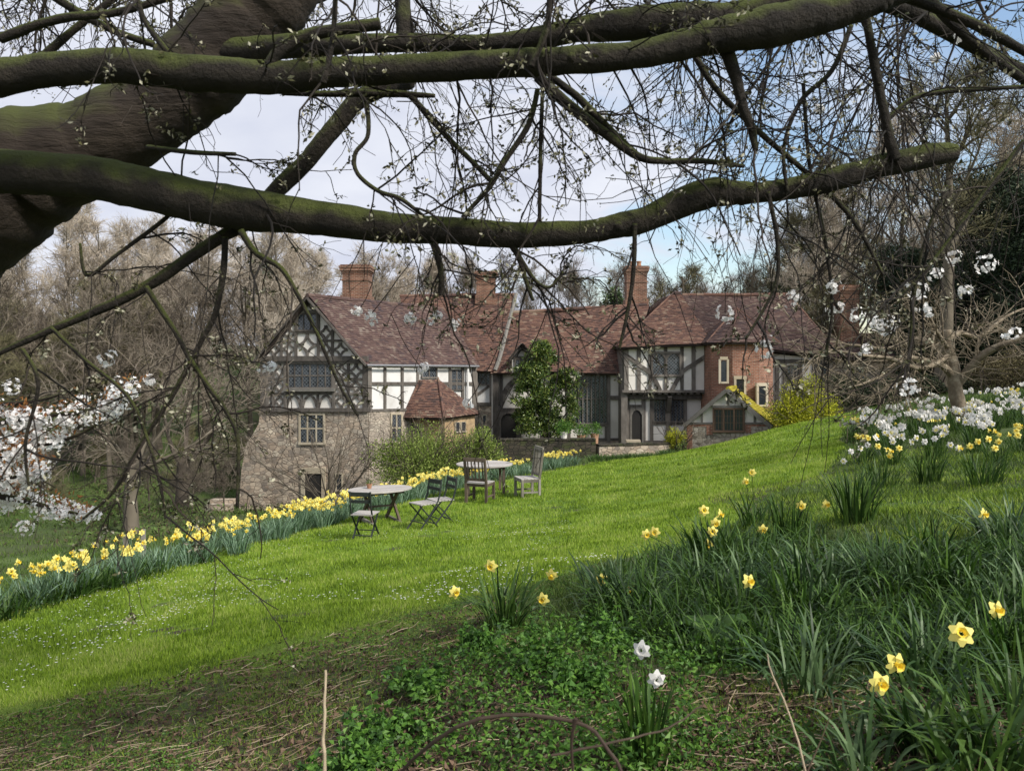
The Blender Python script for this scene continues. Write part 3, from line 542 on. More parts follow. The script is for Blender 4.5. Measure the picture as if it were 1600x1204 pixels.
for u, wd in ((979, 9), (1005.5, 6), (1018, 5), (1043.5, 7), (1071, 4)): fo.beam(tf, (u, 620), (u, 694), wd, .07)
fo.beam(tf, (984, 634), (1005, 634), 4, .06); fo.beam(tf, (1018, 661), (1072, 661), 4, .07); fo.beam(tf, (1006, 690), (1050, 690), 4, .08); mk('timber_frame', tf, MT['timber'], wl)
w = MB(); fo.rect(w, 970, 690, 1112, 712, -.3, .06); part('stone_plinth', w, 'stone')
window(fo, hroot, 1020, 623, 1041, 659, 4, 1, 2, 1.3); window(fo, hroot, 1047, 623, 1069, 659, 4, 1, 2, 1.3)
dr = MB(); fo.slab(dr, [(987, 700), (987, 648), (990, 642), (994.5, 640), (999, 642), (1002.5, 648), (1002.5, 700)], 0, .05); d_ = part('door', dr, 'dark')
df = MB(); fo.slab(df, [(984, 700), (987, 700), (987, 648), (990, 642), (994.5, 640), (994.5, 636), (984, 636)], 0, .1); fo.slab(df, [(1005, 700), (1002.5, 700), (1002.5, 648), (999, 642), (994.5, 640), (994.5, 636), (1005, 636)], 0, .105); mk('door_frame', df, MT['timber_light'], d_)
pA, pB, pT = P(966, 541.5, 36.45), P(1114, 537, 36.45), P(1053, 458.5, 40.2)
pT2 = pT+[.35, 0, .0]
tiles(pA, pB, pT2, pT, par=hroot, sag=.035)
tiles(pA+[0, 7, 0], pA, pT, pT+[0, 4, 0], par=hroot, sag=.03); tiles(pB, pB+[0, 7, 0], pT2+[0, 4, 0], pT2, par=hroot, sag=.03)
vwall('side_wall', (5.25, 44), (5.25, 36.95), -4.2, .9, 'timber')
ridge(hroot, [pT, pT2], .13); ridge(hroot, [pA+[0, 0, .05], pT+[0, 0, .06]], .05)
lp = MB(); q0 = fh.p(982, 584, .25); lp.tubes([q0, q0-[0, 0, 3.5]], [.05, .05], 8); part('downpipe', lp, 'lead')
# ---- right hand range
tiles(P(1085, 536, 37.7), P(1313, 556, 37.9), P(1233, 461, 41.4), P(1062, 461.5, 41.4), par=hroot, sag=.035, tm='tile_purple')
eR = P(1313, 556, 37.9); tiles(eR, eR+[0, 7, 0], P(1233, 461, 41.4)+[0, .1, 0], P(1233, 461, 41.4), par=hroot, tm='tile_purple'); ridge(hroot, [P(1066, 461, 41.4), P(1233, 460.5, 41.4)]); ridge(hroot, [eR+[0, 0, .03], P(1233, 461, 41.4)], .07)
tiles(eR+[0, 7.1, 0], P(1085, 536, 37.7)+[0, 7.2, 0], P(1062, 461.5, 41.4), P(1233, 461, 41.4), par=hroot, tm='tile_purple')
fr_ = Fac((9.2, 38.3), (15.8, 38.3)); w = MB(); fr_.slab(w, [(1090, 540), (1300, 562), (1300, 700), (1090, 700)]); wl = part('plaster_wall', w, 'plaster'); tf = MB()
for u in (1108, 1214, 1226, 1250, 1272, 1296): fr_.beam(tf, (u, 566), (u, 690), 6, .07)
for v in (562, 612): fr_.beam(tf, (1105, v), (1300, v+3), 6, .08)
mk('timber_frame', tf, MT['timber'], wl); window(fr_, hroot, 1228, 570, 1249, 598, 3, 1, 2, 1.3); window(fr_, hroot, 1275, 570, 1293, 600, 2, 1, 2, 1.3)
vwall('plaster_wall', (15.7, 38.3), (15.7, 45), -4, .55, 'plaster'); vwall('plaster_wall', (15.7, 44.9), (-1, 44.9), -4.3, .5, 'plaster')
# ---- brick stair turret
tcn = np.array([10.72, 36.75]); ang = [math.radians(a) for a in (-150, -112, -68, -22, 22, 68, 112, 158)]; rad = 1.66
vt = [tcn+rad*np.array([math.cos(a), math.sin(a)]) for a in ang]
w = MB()
for i in range(8):
    A, B = vt[i], vt[(i+1) % 8]; w.quads([[[*A, -5], [*B, -5], [*B, 1.15], [*A, 1.15]]])
tw = part('turret_wall', w, 'brick')
tf_ = Fac(vt[1], vt[2])
ap = np.array([tcn[0]+.1, tcn[1]+.3, 2.72]); ev = [tcn+(rad+.28)*np.array([math.cos(a), math.sin(a)]) for a in ang]
for i in range(8):
    if i in (4, 5): continue
    A, B = ev[i], ev[(i+1) % 8]; A = np.array([*A, 1.02]); B = np.array([*B, 1.02]); tiles(A, B, ap+nrm(B-A)*.04, ap-nrm(B-A)*.04, par=hroot, sag=0, tm='tile_purple', course=.1); ridge(hroot, [B+[0, 0, .03], ap+[0, 0, .03]], .045)
f0 = Fac(vt[0], vt[1]); f2 = Fac(vt[2], vt[3])
for f_, uu in ((tf_, (1126, 562, 1135, 596, True)), (tf_, (1150, 592, 1162, 620, False)), (f2, (1184, 603, 1195, 632, False))):
    u0, v0, u1, v1, ar = uu; sb = MB(); f_.rect(sb, u0-3.5, v0-(1 if ar else 4), u0, v1+3, 0, .06); f_.rect(sb, u1, v0-(1 if ar else 4), u1+3.5, v1+3, 0, .062); f_.rect(sb, u0-4 if not ar else u0-1.5, v0-5, u1+4 if not ar else u1+1.5, v0, 0, .07); f_.rect(sb, u0, v1, u1, v1+3, 0, .08); o = mk('window', sb, MT['dressed'], hroot, uv=True)
    pb = MB(); c = (u0+u1)/2; f_.slab(pb, [(u0, v1), (u0, v0+4 if ar else v0), (c, v0), (u1, v0+4 if ar else v0), (u1, v1)], 0, .03); mk('pane', pb, MT['glass_plain'], o, uv=True)
dpb = MB(); q0 = fr_.p(1110, 540, .5); dpb.box(q0-[0, 0, 2.4], (.22, .2, 4.6)); part('corner_post', dpb, 'timber')
# ---- chimneys
chimney(hroot, 531, 578, 413, 476, 37.0, 1.2)
chimney(hroot, 742, 776, 423, 474, 40.6, .95); chimney(hroot, 977, 1014, 415, 480, 41.0, 1.0, 2); chimney(hroot, 1312, 1346, 445, 545, 39.6, 1.0)
tiles(P(1296, 558, 37.7), P(1430, 561, 37.7), P(1418, 524, 40.3), P(1238, 524, 40.3), par=hroot, sag=.03, tm='tile_purple'); ridge(hroot, [P(1240, 523.5, 40.3), P(1418, 523.5, 40.3)])
fz = Fac((15.6, 38.2), (19.8, 38.2)); w = MB(); fz.rect(w, 1296, 560, 1424, 660); wl = part('stone_wall', w, 'stone'); window(fz, hroot, 1330, 572, 1352, 600, 3, 1, 2, 1.3, 'dressed'); vwall('stone_wall', (19.75, 38.2), (19.75, 43), -4, .1, 'stone')
tiles(P(1430, 561, 37.7)*[1, 0, 1]+[0, 43.2, 0], P(1296, 558, 37.7)*[1, 0, 1]+[0, 43.2, 0], P(1238, 524, 40.3), P(1418, 524, 40.3), par=hroot, tm='tile_purple')
# ------------------------------------------------------------------ gabled outhouse
oroot = wthing('garden_outhouse', 'small gabled outhouse of flint and brick with a yellow mossy roof and wide brown window', 'outhouse', (9.3, 34, -3.8))
Fa = Fac((7.57, 33.9), (11.03, 32.35))
def opart(n, mb, m, par=None): return mk(n, mb, MT[m], par or oroot, uv=True)
w = MB(); Fa.slab(w, [(1073, 664), (1137, 611), (1205, 666), (1204, 700), (1074, 715)]); wl = opart('plaster_wall', w, 'plaster'); tf = MB()
Fa.beam(tf, (1137, 612), (1137, 634), 3.2, .05); Fa.beam(tf, (1112, 635), (1166, 635), 3.6, .07); Fa.beam(tf, (1097, 645), (1097, 662), 3, .05); Fa.beam(tf, (1179, 645), (1179, 662), 3, .05); Fa.beam(tf, (1078, 661), (1114, 661), 3, .06); Fa.beam(tf, (1164, 661), (1200, 661), 3, .06); mk('timber_frame', tf, MT['timber_light'], wl)
w = MB(); Fa.slab(w, [(1074, 666), (1113, 666), (1113, 674), (1164, 674), (1164, 666), (1204, 666), (1204, 725), (1074, 725)], -.02, .04); opart('flint_wall', w, 'flint')
for q in ((1073.5, 663, 1082, 722, .06), (1104, 661.5, 1114, 679, .055), (1164, 661.5, 1174, 676, .055), (1082, 661.5, 1104, 666, .05), (1174, 661.5, 1198, 666, .05)): w = MB(); Fa.rect(w, *q[:4], 0, q[4]); opart('brick_dressing', w, 'brick')
window(Fa, oroot, 1114, 637, 1164, 674, 3, 1, 2.6, 2.6, 'frame_brown', o=.1, g='glass_plain')
gb = MB()
for u in np.linspace(1118, 1160, 10): Fa.beam(gb, (u, 641), (u, 671), .6, .035, .02)
for v in (650, 660): Fa.beam(gb, (1116, v), (1162, v), .6, .03, .02)
opart('glazing_bar', gb, 'frame_brown')
dv = np.array([1.45, 3.3, 0]); aT = P(1137, 606.5, 33.0); aL = P(1066, 664, 33.85); aR = P(1211, 668, 32.1); o_ = np.array([-.13, -.28, 0])
tiles(aL+dv, aL, aT, aT+dv, par=oroot, sag=.01, tm='tile_purple'); tiles(aR, aR+dv, aT+dv, aT, par=oroot, sag=.01, tm='tile_moss')
ridge(oroot, [aT, aT+dv], .08, 'tile_moss')
bb = MB(); Fa.beam(bb, (1137, 609), (1070, 665), 6, .34, .26); Fa.beam(bb, (1137, 609), (1207, 667), 6, .33, .25); opart('bargeboard', bb, 'timber_light')
for A, B in (((Fa.B[0], Fa.B[1]), (Fa.B[0]+dv[0], Fa.B[1]+dv[1])), ((Fa.A[0]+dv[0], Fa.A[1]+dv[1]), (Fa.A[0], Fa.A[1]))):
    w = MB(); a = np.array([*A, -5.]); c = np.array([*B, -5.]); n = np.array([nrm(c-a)[1], -nrm(c-a)[0], 0]); w.prism([a, c, c+[0, 0, 2.45], a+[0, 0, 2.45]], -n*.25); opart('flint_wall', w, 'flint')
# ------------------------------------------------------------------ terrace wall
def wallthing(name, label, cat, A, B, zt, t, m, n=14):
    A = np.array(A, float); B = np.array(B, float); o = wthing(name, label, cat, (A[0], A[1], zt-1)); mb = MB(); d = nrm(B-A); nn = np.array([d[1], -d[0]])
    for i in range(n):
        p, q = A+(B-A)*i/n, A+(B-A)*(i+1)/n; z = zt+RNG.normal()*.012; zb = min(h1(*p), h1(*q))-.4
        mb.prism([[*(p+nn*t/2), zb], [*(q+nn*t/2), zb], [*(q+nn*t/2), z], [*(p+nn*t/2), z]], [*(-nn*t), 0])
    mk('wall', mb, MT[m], o, uv=True)
    cb = MB()
    for i in range(n*2):
        p, q = A+(B-A)*(i+.03)/(2*n), A+(B-A)*(i+.97)/(2*n); c = (p+q)/2; cb.box((*c, zt+.045), (np.linalg.norm(q-p), t*1.12, .07+RNG.random()*.015), math.atan2(d[1], d[0])+RNG.normal()*.01)
    mk('coping', cb, MT['darkwall'], o); return o
wallthing('terrace_wall', 'low dark mossy stone wall in front of the courtyard', 'wall', (-.5, 32.2), (3.5, 32.4), -3.16, .4, 'darkwall')
wallthing('terrace_wall', 'lower stretch of mossy stone wall before the arched door', 'wall', (3.6, 32.4), (7.3, 33.4), -3.42, .4, 'stone')
wallthing('garden_wall', 'short broken stone wall at the foot of the stone gable', 'wall', (-12.3, 31.6), (-11.5, 31.6), -5.75, .45, 'stone', 3)
sb = MB(); so = wthing('stone_steps', 'worn stone steps at the left foot of the house', 'steps', (-11.4, 30.2, -5.9))
for i in range(4): sb = MB(); sb.box((-11.9+.05*i, 30.4+.32*i, -5.95+.13*i), (1.0, .36, .2), .05*RNG.normal()); mk('step', sb, MT['stone'], so)
# low stone bench before the arched door, pots on the terrace
pf = wthing('stone_bench', 'pale stone slab bench in front of the arched door', 'bench', P(989, 690, 33.6)); sbm = MB(); c = P(989, 688.5, 33.6); sbm.box(c, (.62, .35, .09)); mk('seat', sbm, MT['dressed'], pf)
for s_ in (-.22, .22): q = MB(); q.box(c+[s_, 0, -.3], (.12, .3, .54)); mk('leg', q, MT['dressed'], pf)
def leafball(mb, c, r, n, size, flat=.8, dn=2.2):
    d = nrm(RNG.normal(size=(n, 3))); rr = RNG.random((n, 1))**(1/dn); p = np.asarray(c)+d*rr*np.asarray(r)
    leaves(mb, p, d, size)
def leaves(mb, p, d, size, asp=.45, jit=.8, curl=.15):
    n = len(p); d = nrm(d+RNG.normal(size=(n, 3))*jit); s = size*RNG.uniform(.6, 1.3, (n, 1)); x = nrm(np.cross(d, RNG.normal(size=(n, 3)))); z = np.cross(d, x)
    mb.quads(np.stack([p, p+d*s*.5+x*s*asp*.5+z*s*curl*.3, p+d*s+z*s*curl*-.4, p+d*s*.5-x*s*asp*.5+z*s*curl*.3], 1))
for (u, v, Y, s_, lab) in ((881, 686, 32.3, .16, 'pale stone pot with a bushy green plant on top of the mossy wall'), (908, 690, 34, .2, 'clay pot with a low green plant behind the wall under the tall window'), (929, 688, 34.5, .2, 'clay pot with a tall green plant under the right end of the tall window')):
    c = P(u, v, Y); o = wthing('plant_pot', lab, 'plant pot', c); pb = MB(); pb.tubes([c-[0, 0, .62 if Y > 33 else 0.02], c+[0, 0, .1], c+[0, 0, .3]], [s_*.7, s_*.85, s_], 12, cap=True); mk('pot', pb, MT['plaster' if Y < 33 else 'terracotta'], o)
    lb = MB(); leafball(lb, c+[0, 0, .5], (.35, .3, .32), 500, .09); mk('foliage', lb, MT['weed'], o)
# ------------------------------------------------------------------ trees
def bare_tree(h, spread=.5, up=.06, rt=.16, n1=13, n2=7, n3=6, n4=5, fork=.25, lean=.05, tw=.011, a1=.9):
    """returns (trunk MB, crown MB) in local coordinates"""
    T, C = MB(), MB()
    tr = grow([[0, 0, -.4]], [[lean, 0, 1]], np.array([h*.9]), 9, .05, .03)
    rr = np.linspace(1, .18, 9)**1.1*rt; rr[0] *= 1.35; T.tubes(tr, [rr], 8, lump=.03)
    S, D, ix, t = spawn(tr, n1, .5, a1, fork, .97); L_ = h*spread*(1.05-t*.75)*RNG.uniform(.75, 1.15, len(t))
    b1 = grow(S, D, L_, 7, .13, up); r0 = rt*(.62-.45*t); T.tubes(b1, (r0*.8)[:, None]*np.linspace(1, .25, 7), 5)
    S, D, ix, t = spawn(b1, n2, .4, .95, .2, 1); L2 = L_[ix]*.45*(1.1-t*.5)*RNG.uniform(.6, 1.2, len(t))
    b2 = grow(S, D, L2, 5, .16, up); C.tubes(b2, (r0[ix]*(.5-.3*t))[:, None]*np.linspace(1, .4, 5), 4)
    S, D, ix3, t = spawn(b2, n3, .35, 1., .15, 1); L3 = np.maximum(L2[ix3]*.6, h*.045)*RNG.uniform(.6, 1.3, len(t))
    b3 = grow(S, D, L3, 4, .12, up*.6); C.tubes(b3, np.full((len(b3), 1), tw*1.7)*np.linspace(1, .6, 4), 3)
    S, D, ix4, t = spawn(b3, n4, .3, 1.1, .1, 1); L4 = np.maximum(L3[ix4]*.75, h*.035)*RNG.uniform(.6, 1.4, len(t))
    b4 = grow(S, D, L4, 3, .12, up*.4); C.tubes(b4, np.full((len(b4), 1), tw)*np.linspace(1, .5, 3), 3)
    return T, C, b4
MT['trunk_grey'] = mat('grey_bark', [(.05, .042, .03), (.10, .085, .062), (.16, .135, .10)], 2.5, .95, .8, 14, attr=.3, stretch=(1, 1, .4))
MT['twig_tan'] = mat('tan_twigs', [(.21, .175, .13), (.34, .29, .225), (.48, .42, .345)], .15, .9, attr=.6)
MT['twig_pink'] = mat('budding_twigs', [(.20, .16, .12), (.33, .275, .21), (.47, .41, .33)], .15, .9, attr=.6)
MT['twig_olive'] = mat('olive_twigs', [(.06, .055, .028), (.11, .10, .05), (.19, .17, .09)], .2, .9, attr=.6)
MT['twig_dark'] = mat('brown_twigs', [(.07, .055, .04), (.13, .105, .08), (.20, .17, .13)], .2, .9, attr=.6)
MT['yew'] = mat('yew_needles', [(.008, .016, .008), (.018, .034, .014), (.035, .055, .022)], .7, .8, attr=.6)
MT['ivy'] = mat('ivy_leaf', [(.018, .035, .012), (.04, .07, .02), (.08, .12, .04)], 1.5, .6, attr=.7)
protos = {}
def proto_tree(key, name, twm, **kw):
    T, C, tips = bare_tree(**kw); o = thing(name, 'x', 'tree'); mk('trunk', T, MT['trunk_grey'], o, smooth=True); c = mk('crown', C, MT[twm], o); protos[key] = [o, 0, tips]; return o
proto_tree('a', 'woodland_tree', 'twig_pink', h=15, spread=.42, rt=.2, n1=17, n3=5, n4=6, tw=.012)
proto_tree('b', 'woodland_tree', 'twig_tan', h=16, spread=.40, rt=.22, n1=18, n3=5, n4=6, tw=.012)
proto_tree('c', 'woodland_tree', 'twig_dark', h=13, spread=.48, rt=.18, n1=16, n3=5, n4=6, tw=.012)
proto_tree('o', 'woodland_tree', 'twig_olive', h=13, spread=.42, rt=.17, n1=18, n3=5, n4=6, tw=.011)
proto_tree('slim', 'slender_tree', 'twig_dark', h=13, spread=.24, rt=.10, n1=34, n2=5, n3=4, n4=3, fork=.15, up=.14, tw=.008, a1=.7)
proto_tree('oak', 'spreading_tree', 'twig_olive', h=9, spread=.5, rt=.28, n1=17, n2=7, n3=5, n4=4, up=.03, a1=1.35, tw=.010)
def put_tree(key, x, y, s, rz, label, group, name=None, z=None, dz=0):
    p = protos[key]; o = p[0] if p[1] == 0 else dup(p[0]); p[1] += 1
    o.location = (x, y, (h1(x, y) if z is None else z)+dz); o.scale = (s, s, s*RNG.uniform(.92, 1.08)); o.rotation_euler = (0, 0, rz); o['label'] = label
    if group: o['group'] = group
    return o
def at_u(u, Y): return (u-CX)/F*Y
# far wood on the rising ground at the left
gw = 'bare trees of the wood on the left hillside'
for k in range(38):
    Y = RNG.uniform(44, 85); u = RNG.uniform(-90, 560); 
    top = np.interp(u, [-90, 100, 280, 420, 500, 570], [315, 300, 315, 345, 375, 400])+RNG.uniform(0, 55)
    x = at_u(u, Y); zb = h1(x, Y); key = 'abab'[k % 4]; hh = (HY-top)/F*Y-zb
    put_tree(key, x, Y, max(hh, 6)/({'a': 15, 'b': 16}[key]), RNG.uniform(0, 6), 'bare budding tree of the hillside wood, ' + ('far left behind the white blossom' if u < 130 else 'above the two bank trees' if u < 380 else 'beside and behind the timbered gable'), gw)
for k in range(26):
    Y = RNG.uniform(25, 42); u = RNG.uniform(-60, 372); x = at_u(u, Y)
    lab = 'low bare thicket shrub on the left bank before the wood, ' + ('beyond the white blossom' if u < 150 else 'around the two bank trees')
    put_tree('c' if k % 3 else 'o', x, Y, RNG.uniform(.14, .26), RNG.uniform(0, 6), lab, 'bare thicket on the left bank', dz=-.3)
gu = 'lower trees at the edge of the left wood'
for k in range(20):
    Y = RNG.uniform(34, 48); u = RNG.uniform(-60, 330); x = at_u(u, Y); zb = h1(x, Y); top = RNG.uniform(400, 500); key = 'co'[k % 2]
    put_tree(key, x, Y, ((HY-top)/F*Y-zb)/13, RNG.uniform(0, 6), 'smaller bare tree at the foot of the wood, ' + ('behind the white blossom' if u < 130 else 'behind the bank trees'), gu)
# slender trees behind the roofs
for k in range(36):
    Y = RNG.uniform(58, 78); u = 555+k*18+RNG.uniform(-12, 12); x = at_u(u, Y); top = RNG.uniform(368, 415)
    put_tree('slim', x, Y, ((HY-top)/F*Y+3)/13, RNG.uniform(0, 6), ('slender bare tree against the sky behind the left roofs' if u < 800 else 'slender bare tree against the sky above the great hall roof' if u < 1010 else 'slender bare tree behind the right hand roofs'), 'slender bare trees behind the house', z=-3)
for k, (u, top, Y) in enumerate([(600, 375, 52), (560, 385, 50), (655, 385, 56), (700, 385, 60)]): put_tree('ab'[k % 2], at_u(u, Y), Y, ((HY-top)/F*Y+3)/15.5, k*1.7, 'broad bare tree behind the left chimneys', 'broad bare trees behind the left chimneys', z=-3)
put_tree('oak', at_u(1083, 56), 56, ((HY-372)/F*56+3)/9*.98, .4, 'tall spreading tree with level branches behind the right hand roof', None, z=-3)
# right hand trees
gr_ = 'tall bare trees to the right of the house'
for k, (u, Y, top, key) in enumerate([(1215, 52, 300, 'o'), (1260, 46, 330, 'o'), (1300, 44, 250, 'b'), (1345, 50, 200, 'o'), (1395, 46, 160, 'b'), (1530, 44, 130, 'b'), (1600, 46, 170, 'o'), (1250, 60, 340, 'c'), (1330, 60, 260, 'b'), (1440, 60, 200, 'b'), (1560, 60, 200, 'o'), (1660, 50, 150, 'b'), (1390, 42, 360, 'o'), (1290, 41.5, 420, 'o'), (1190, 50, 400, 'o'), (1480,48,220,'o')]):
    x = at_u(u, Y); put_tree(key, x, Y, ((HY-top)/F*Y-h1(x, Y))/(16 if key == 'b' else 13), k*1.3, ('tall bare tree rising just behind the right end of the main roofs' if u < 1310 else 'tall bare tree behind the right hand brick chimney and yews' if u < 1450 else 'tall bare tree at the far right behind the evergreens'), gr_)
# big grey trunk at far right
T, C, tips = bare_tree(h=15, spread=.42, rt=.34, n1=14, n4=5, fork=.42, tw=.010); x = at_u(1472, 33); o = thing('tall_tree', 'tallest grey trunked bare tree behind the gnarled orchard tree at right', 'tree', (x, 33, h1(x, 33))); mk('trunk', T, MT['trunk_grey'], o, smooth=True); mk('crown', C, MT['twig_olive'], o)
# evergreens
def evergreen(name, label, x, y, h, w, n=26000, size=.16, cone=.5, m='yew', group=None, z=None, par_loc=True):
    o = wthing(name, label, 'tree', (x, y, h1(x, y) if z is None else z), group); z0 = o.location[2]; t = MB(); t.tubes([[x, y, z0-.3], [x, y, z0+h*.5], [x, y, z0+h*.95]], [w*.09, w*.06, .02], 7); mk('trunk', t, MT['trunk_grey'], o)
    k = 70; cz = RNG.uniform(.08, 1, k)**.9; ca = RNG.uniform(0, 6.28, k); cr_ = w*.5*np.where(cone, (1-cz*cone*1.0), 1)*RNG.uniform(.55, 1, k)
    c = np.stack([x+np.cos(ca)*cr_*.75, y+np.sin(ca)*cr_*.75, z0+cz*h*.95], 1); i = RNG.integers(0, k, n); s = (w*.17*(1.15-cz*.5*cone))[i, None]
    d = nrm(RNG.normal(size=(n, 3))); p = c[i]+d*s*RNG.random((n, 1))**.4*[1, 1, .8]
    mb = MB(); leaves(mb, p, d+[0, 0, -.2], size, .5, .6); mk('crown', mb, MT[m], o); return o
evergreen('yew_tree', 'dark yew filling the gap right of the brick chimney', at_u(1408, 40), 40, 7.5, 4.0)
evergreen('yew_tree', 'tall dark evergreen at the far right behind the tall grey trunk', at_u(1545, 37), 37, 10.2, 6.2, 34000)
evergreen('yew_tree', 'broad dark evergreen cut by the right edge of the picture', at_u(1640, 33), 33, 9.0, 5.5, 26000, cone=.3)
evergreen('yew_tree', 'low dark evergreen mass right behind the gnarled orchard tree', at_u(1470, 37), 37, 5.2, 4.5, 22000, cone=.2)
evergreen('ivy_clad_tree', 'dark ivy covered tree just left of the twin pot chimney', at_u(958, 55), 55, 8.6, 3.0, 9000, .2, .55, 'ivy', z=-3)
evergreen('ivy_clad_tree', 'dark ivy covered tree trunk above the right hand roof beside the chimney', at_u(1238, 47), 47, 8.5, 3.2, 9000, .15, .4, 'ivy', z=-2.5)
# hedge masses
MT['hedge'] = mat('dark_hedge_leaf', [(.008, .014, .007), (.018, .03, .012), (.04, .055, .02)], 1, .8, attr=.6)
MT['brownhedge'] = mat('brown_hedge_twigs', [(.05, .035, .02), (.09, .075, .035), (.14, .12, .05)], 1, .9, attr=.6)
def hedge(name, label, u0, u1, Y, vt, m, n=16000, size=.1, t=1.2):
    x0, x1 = at_u(u0, Y), at_u(u1, Y); o = wthing(name, label, 'hedge', ((x0+x1)/2, Y, h1((x0+x1)/2, Y))); x = RNG.uniform(x0, x1, n); zt = -(vt-HY)/F*Y; zg = H(x, np.full(n, Y)); z = zg+(zt-zg+.25*np.sin(x*2.3)+.15*np.sin(x*5.1))*RNG.random(n)**.6
    p = np.stack([x, Y+RNG.uniform(-t, t, n), z], 1); mb = MB(); leaves(mb, p, RNG.normal(size=(n, 3)), size, .5); mk('foliage', mb, MT[m], o)
    sm = MB(); k = 60; xx = RNG.uniform(x0, x1, k); b = grow(np.stack([xx, np.full(k, Y), H(xx, np.full(k, Y))-.1], 1), nrm(RNG.normal(size=(k, 3))*[.3, .3, 0]+[0, 0, 1]), np.full(k, 1.0), 4, .1, 0); sm.tubes(b, np.full((k, 4), .03), 4); mk('stem', sm, MT['core_dark'], o); return o
hedge('dark_hedge', 'dark evergreen hedge at the top of the lawn behind the orchard tree', 1300, 1520, 33, 596, 'hedge', 26000)
hedge('russet_hedge', 'russet brown bushy hedge at the right above the white daffodils', 1535, 1660, 30, 560, 'brownhedge', 18000, .07)
hedge('dark_hedge', 'long dark hedge running off to the right behind the russet one', 1500, 1900, 36, 540, 'hedge', 20000, .14)
# ---- shrubs
MT['shrub'] = mat('fresh_shrub_leaf', [(.08, .12, .02), (.18, .25, .045), (.30, .36, .09)], 2, .6, attr=.6, transl=.3)
MT['forsythia'] = mat('yellow_green_leaf', [(.12, .15, .012), (.34, .36, .02), (.60, .58, .05)], 2.2, .6, attr=.55, transl=.3)
MT['magnolia'] = mat('glossy_leaf', [(.014, .03, .008), (.04, .075, .014), (.09, .14, .025), (.20, .23, .05)], 1.8, .38, attr=.55, spec=.4)
def shrub(name, label, cat, u, vb, Y, w, h, n, size, m, clumps=40, asp=.45, group=None, stems=10, zoff=0, squash=1., trunk=None):
    x = at_u(u, Y); z0 = -(vb-HY)/F*Y; o = wthing(name, label, cat, (x, Y, z0), group)
    d = nrm(RNG.normal(size=(clumps, 3))); d[:, 2] = np.abs(d[:, 2]); c = np.array([x, Y, z0+h*.12])+d*np.array([w*.42, w*.36, h*.72])*RNG.uniform(.35, 1, (clumps, 1)); i = RNG.integers(0, clumps, n)
    q = nrm(RNG.normal(size=(n, 3))); p = c[i]+q*RNG.random((n, 1))**.5*np.array([w*.16, w*.16, h*.2])*squash; mb = MB(); leaves(mb, p, q+[0, 0, .4], size, asp); mk('foliage', mb, MT[m], o)
    sm = MB(); b = grow(np.repeat([[x, Y, z0-.2]], stems, 0)+RNG.normal(size=(stems, 3))*[w*.06, w*.05, 0], nrm(RNG.normal(size=(stems, 3))*[.6, .5, 0]+[0, 0, 1]), np.full(stems, h*.95), 6, .1, .02); sm.tubes(b, np.full((stems, 1), .03)*np.linspace(1, .3, 6), 5)
    S, D, ix, t = spawn(b, 9, .3, .9); b2 = grow(S, D, np.full(len(S), h*.35), 4, .15, .05); sm.tubes(b2, np.full((len(b2), 4), .008), 3)
    if trunk: sm.tubes(grow([[x, Y, z0-.3]], [[0, 0, 1]], np.array([h*.5]), 5, .05, 0), [np.linspace(trunk, trunk*.6, 5)], 7)
    mk('stem', sm, MT['core_dark'], o); return o
shrub('spring_shrub', 'large loose pale green shrub between the porch bay and the left garden table', 'shrub', 662, 765, 28.5, 4.6, 2.75, 30000, .08, 'shrub', 80, .5, stems=30)
shrub('spring_shrub', 'right hand lobe of pale green shrubs beside the end of the mossy wall', 'shrub', 743, 752, 29, 2.7, 2.2, 15000, .08, 'shrub', 50, .5, stems=18)
shrub('magnolia_tree', 'dense glossy evergreen tree trained in front of the great hall between door and tall window', 'tree', 852, 690, 36.6, 3.0, 1.0, 10, .1, 'magnolia', 1, trunk=.12, stems=1)
mg = [o for o in col.objects if o.name.startswith('magnolia_tree')][0]
for ch in list(mg.children):
    if ch.name.startswith('foliage'): bpy.data.objects.remove(ch)
mb = MB(); zc = lambda v: -(v-HY)/F*36.4
bl_ = [(845, 560, 22, 16), (833, 580, 28, 20), (850, 600, 42, 26), (875, 605, 28, 26), (830, 615, 28, 25), (860, 635, 44, 28), (845, 652, 36, 20), (880, 640, 26, 26), (822, 590, 18, 16), (847, 547, 10, 8), (885, 592, 16, 12), (815, 640, 18, 22), (872, 665, 20, 14), (833, 663, 20, 14)]
for q_ in range(250):
    u, v, ru, rv = bl_[RNG.integers(len(bl_))]; a = RNG.uniform(0, 6.283); rr = RNG.uniform(.3, 1.08); cu_, cv_ = u+ru*rr*math.cos(a)*.95, v+rv*rr*math.sin(a)
    n = RNG.integers(60, 170); s_ = RNG.uniform(.18, .38); c = np.array([at_u(cu_, 36.2), 36.2+RNG.uniform(-.7, .5), zc(cv_)]); d = nrm(RNG.normal(size=(n, 3))); p = c+d*RNG.random((n, 1))**.6*s_*[1, 1, .8]; leaves(mb, p, d+[0, -.2, .5], .15, .38)
mk('foliage', mb, MT['magnolia'], mg)
tb_ = MB(); b = grow(np.repeat([P(855, 690, 36.6)], 9, 0), nrm(RNG.normal(size=(9, 3))*[.35, .15, 0]+[0, 0, 1]), np.full(9, 3.2), 6, .08, 0); tb_.tubes(b, np.full((9, 1), .05)*np.linspace(1, .3, 6), 5); mk('branch', tb_, MT['core_dark'], mg)
shrub('golden_shrub', 'round yellow green shrub to the right of the mossy roofed outhouse', 'shrub', 1256, 678, 31, 3.0, 2.5, 36000, .08, 'forsythia', 80, .55, stems=20)
shrub('small_shrub', 'small variegated shrub at the left foot of the outhouse gable', 'shrub', 1055, 705, 33.2, 1.15, 1.45, 4200, .07, 'forsythia', 24, .5)
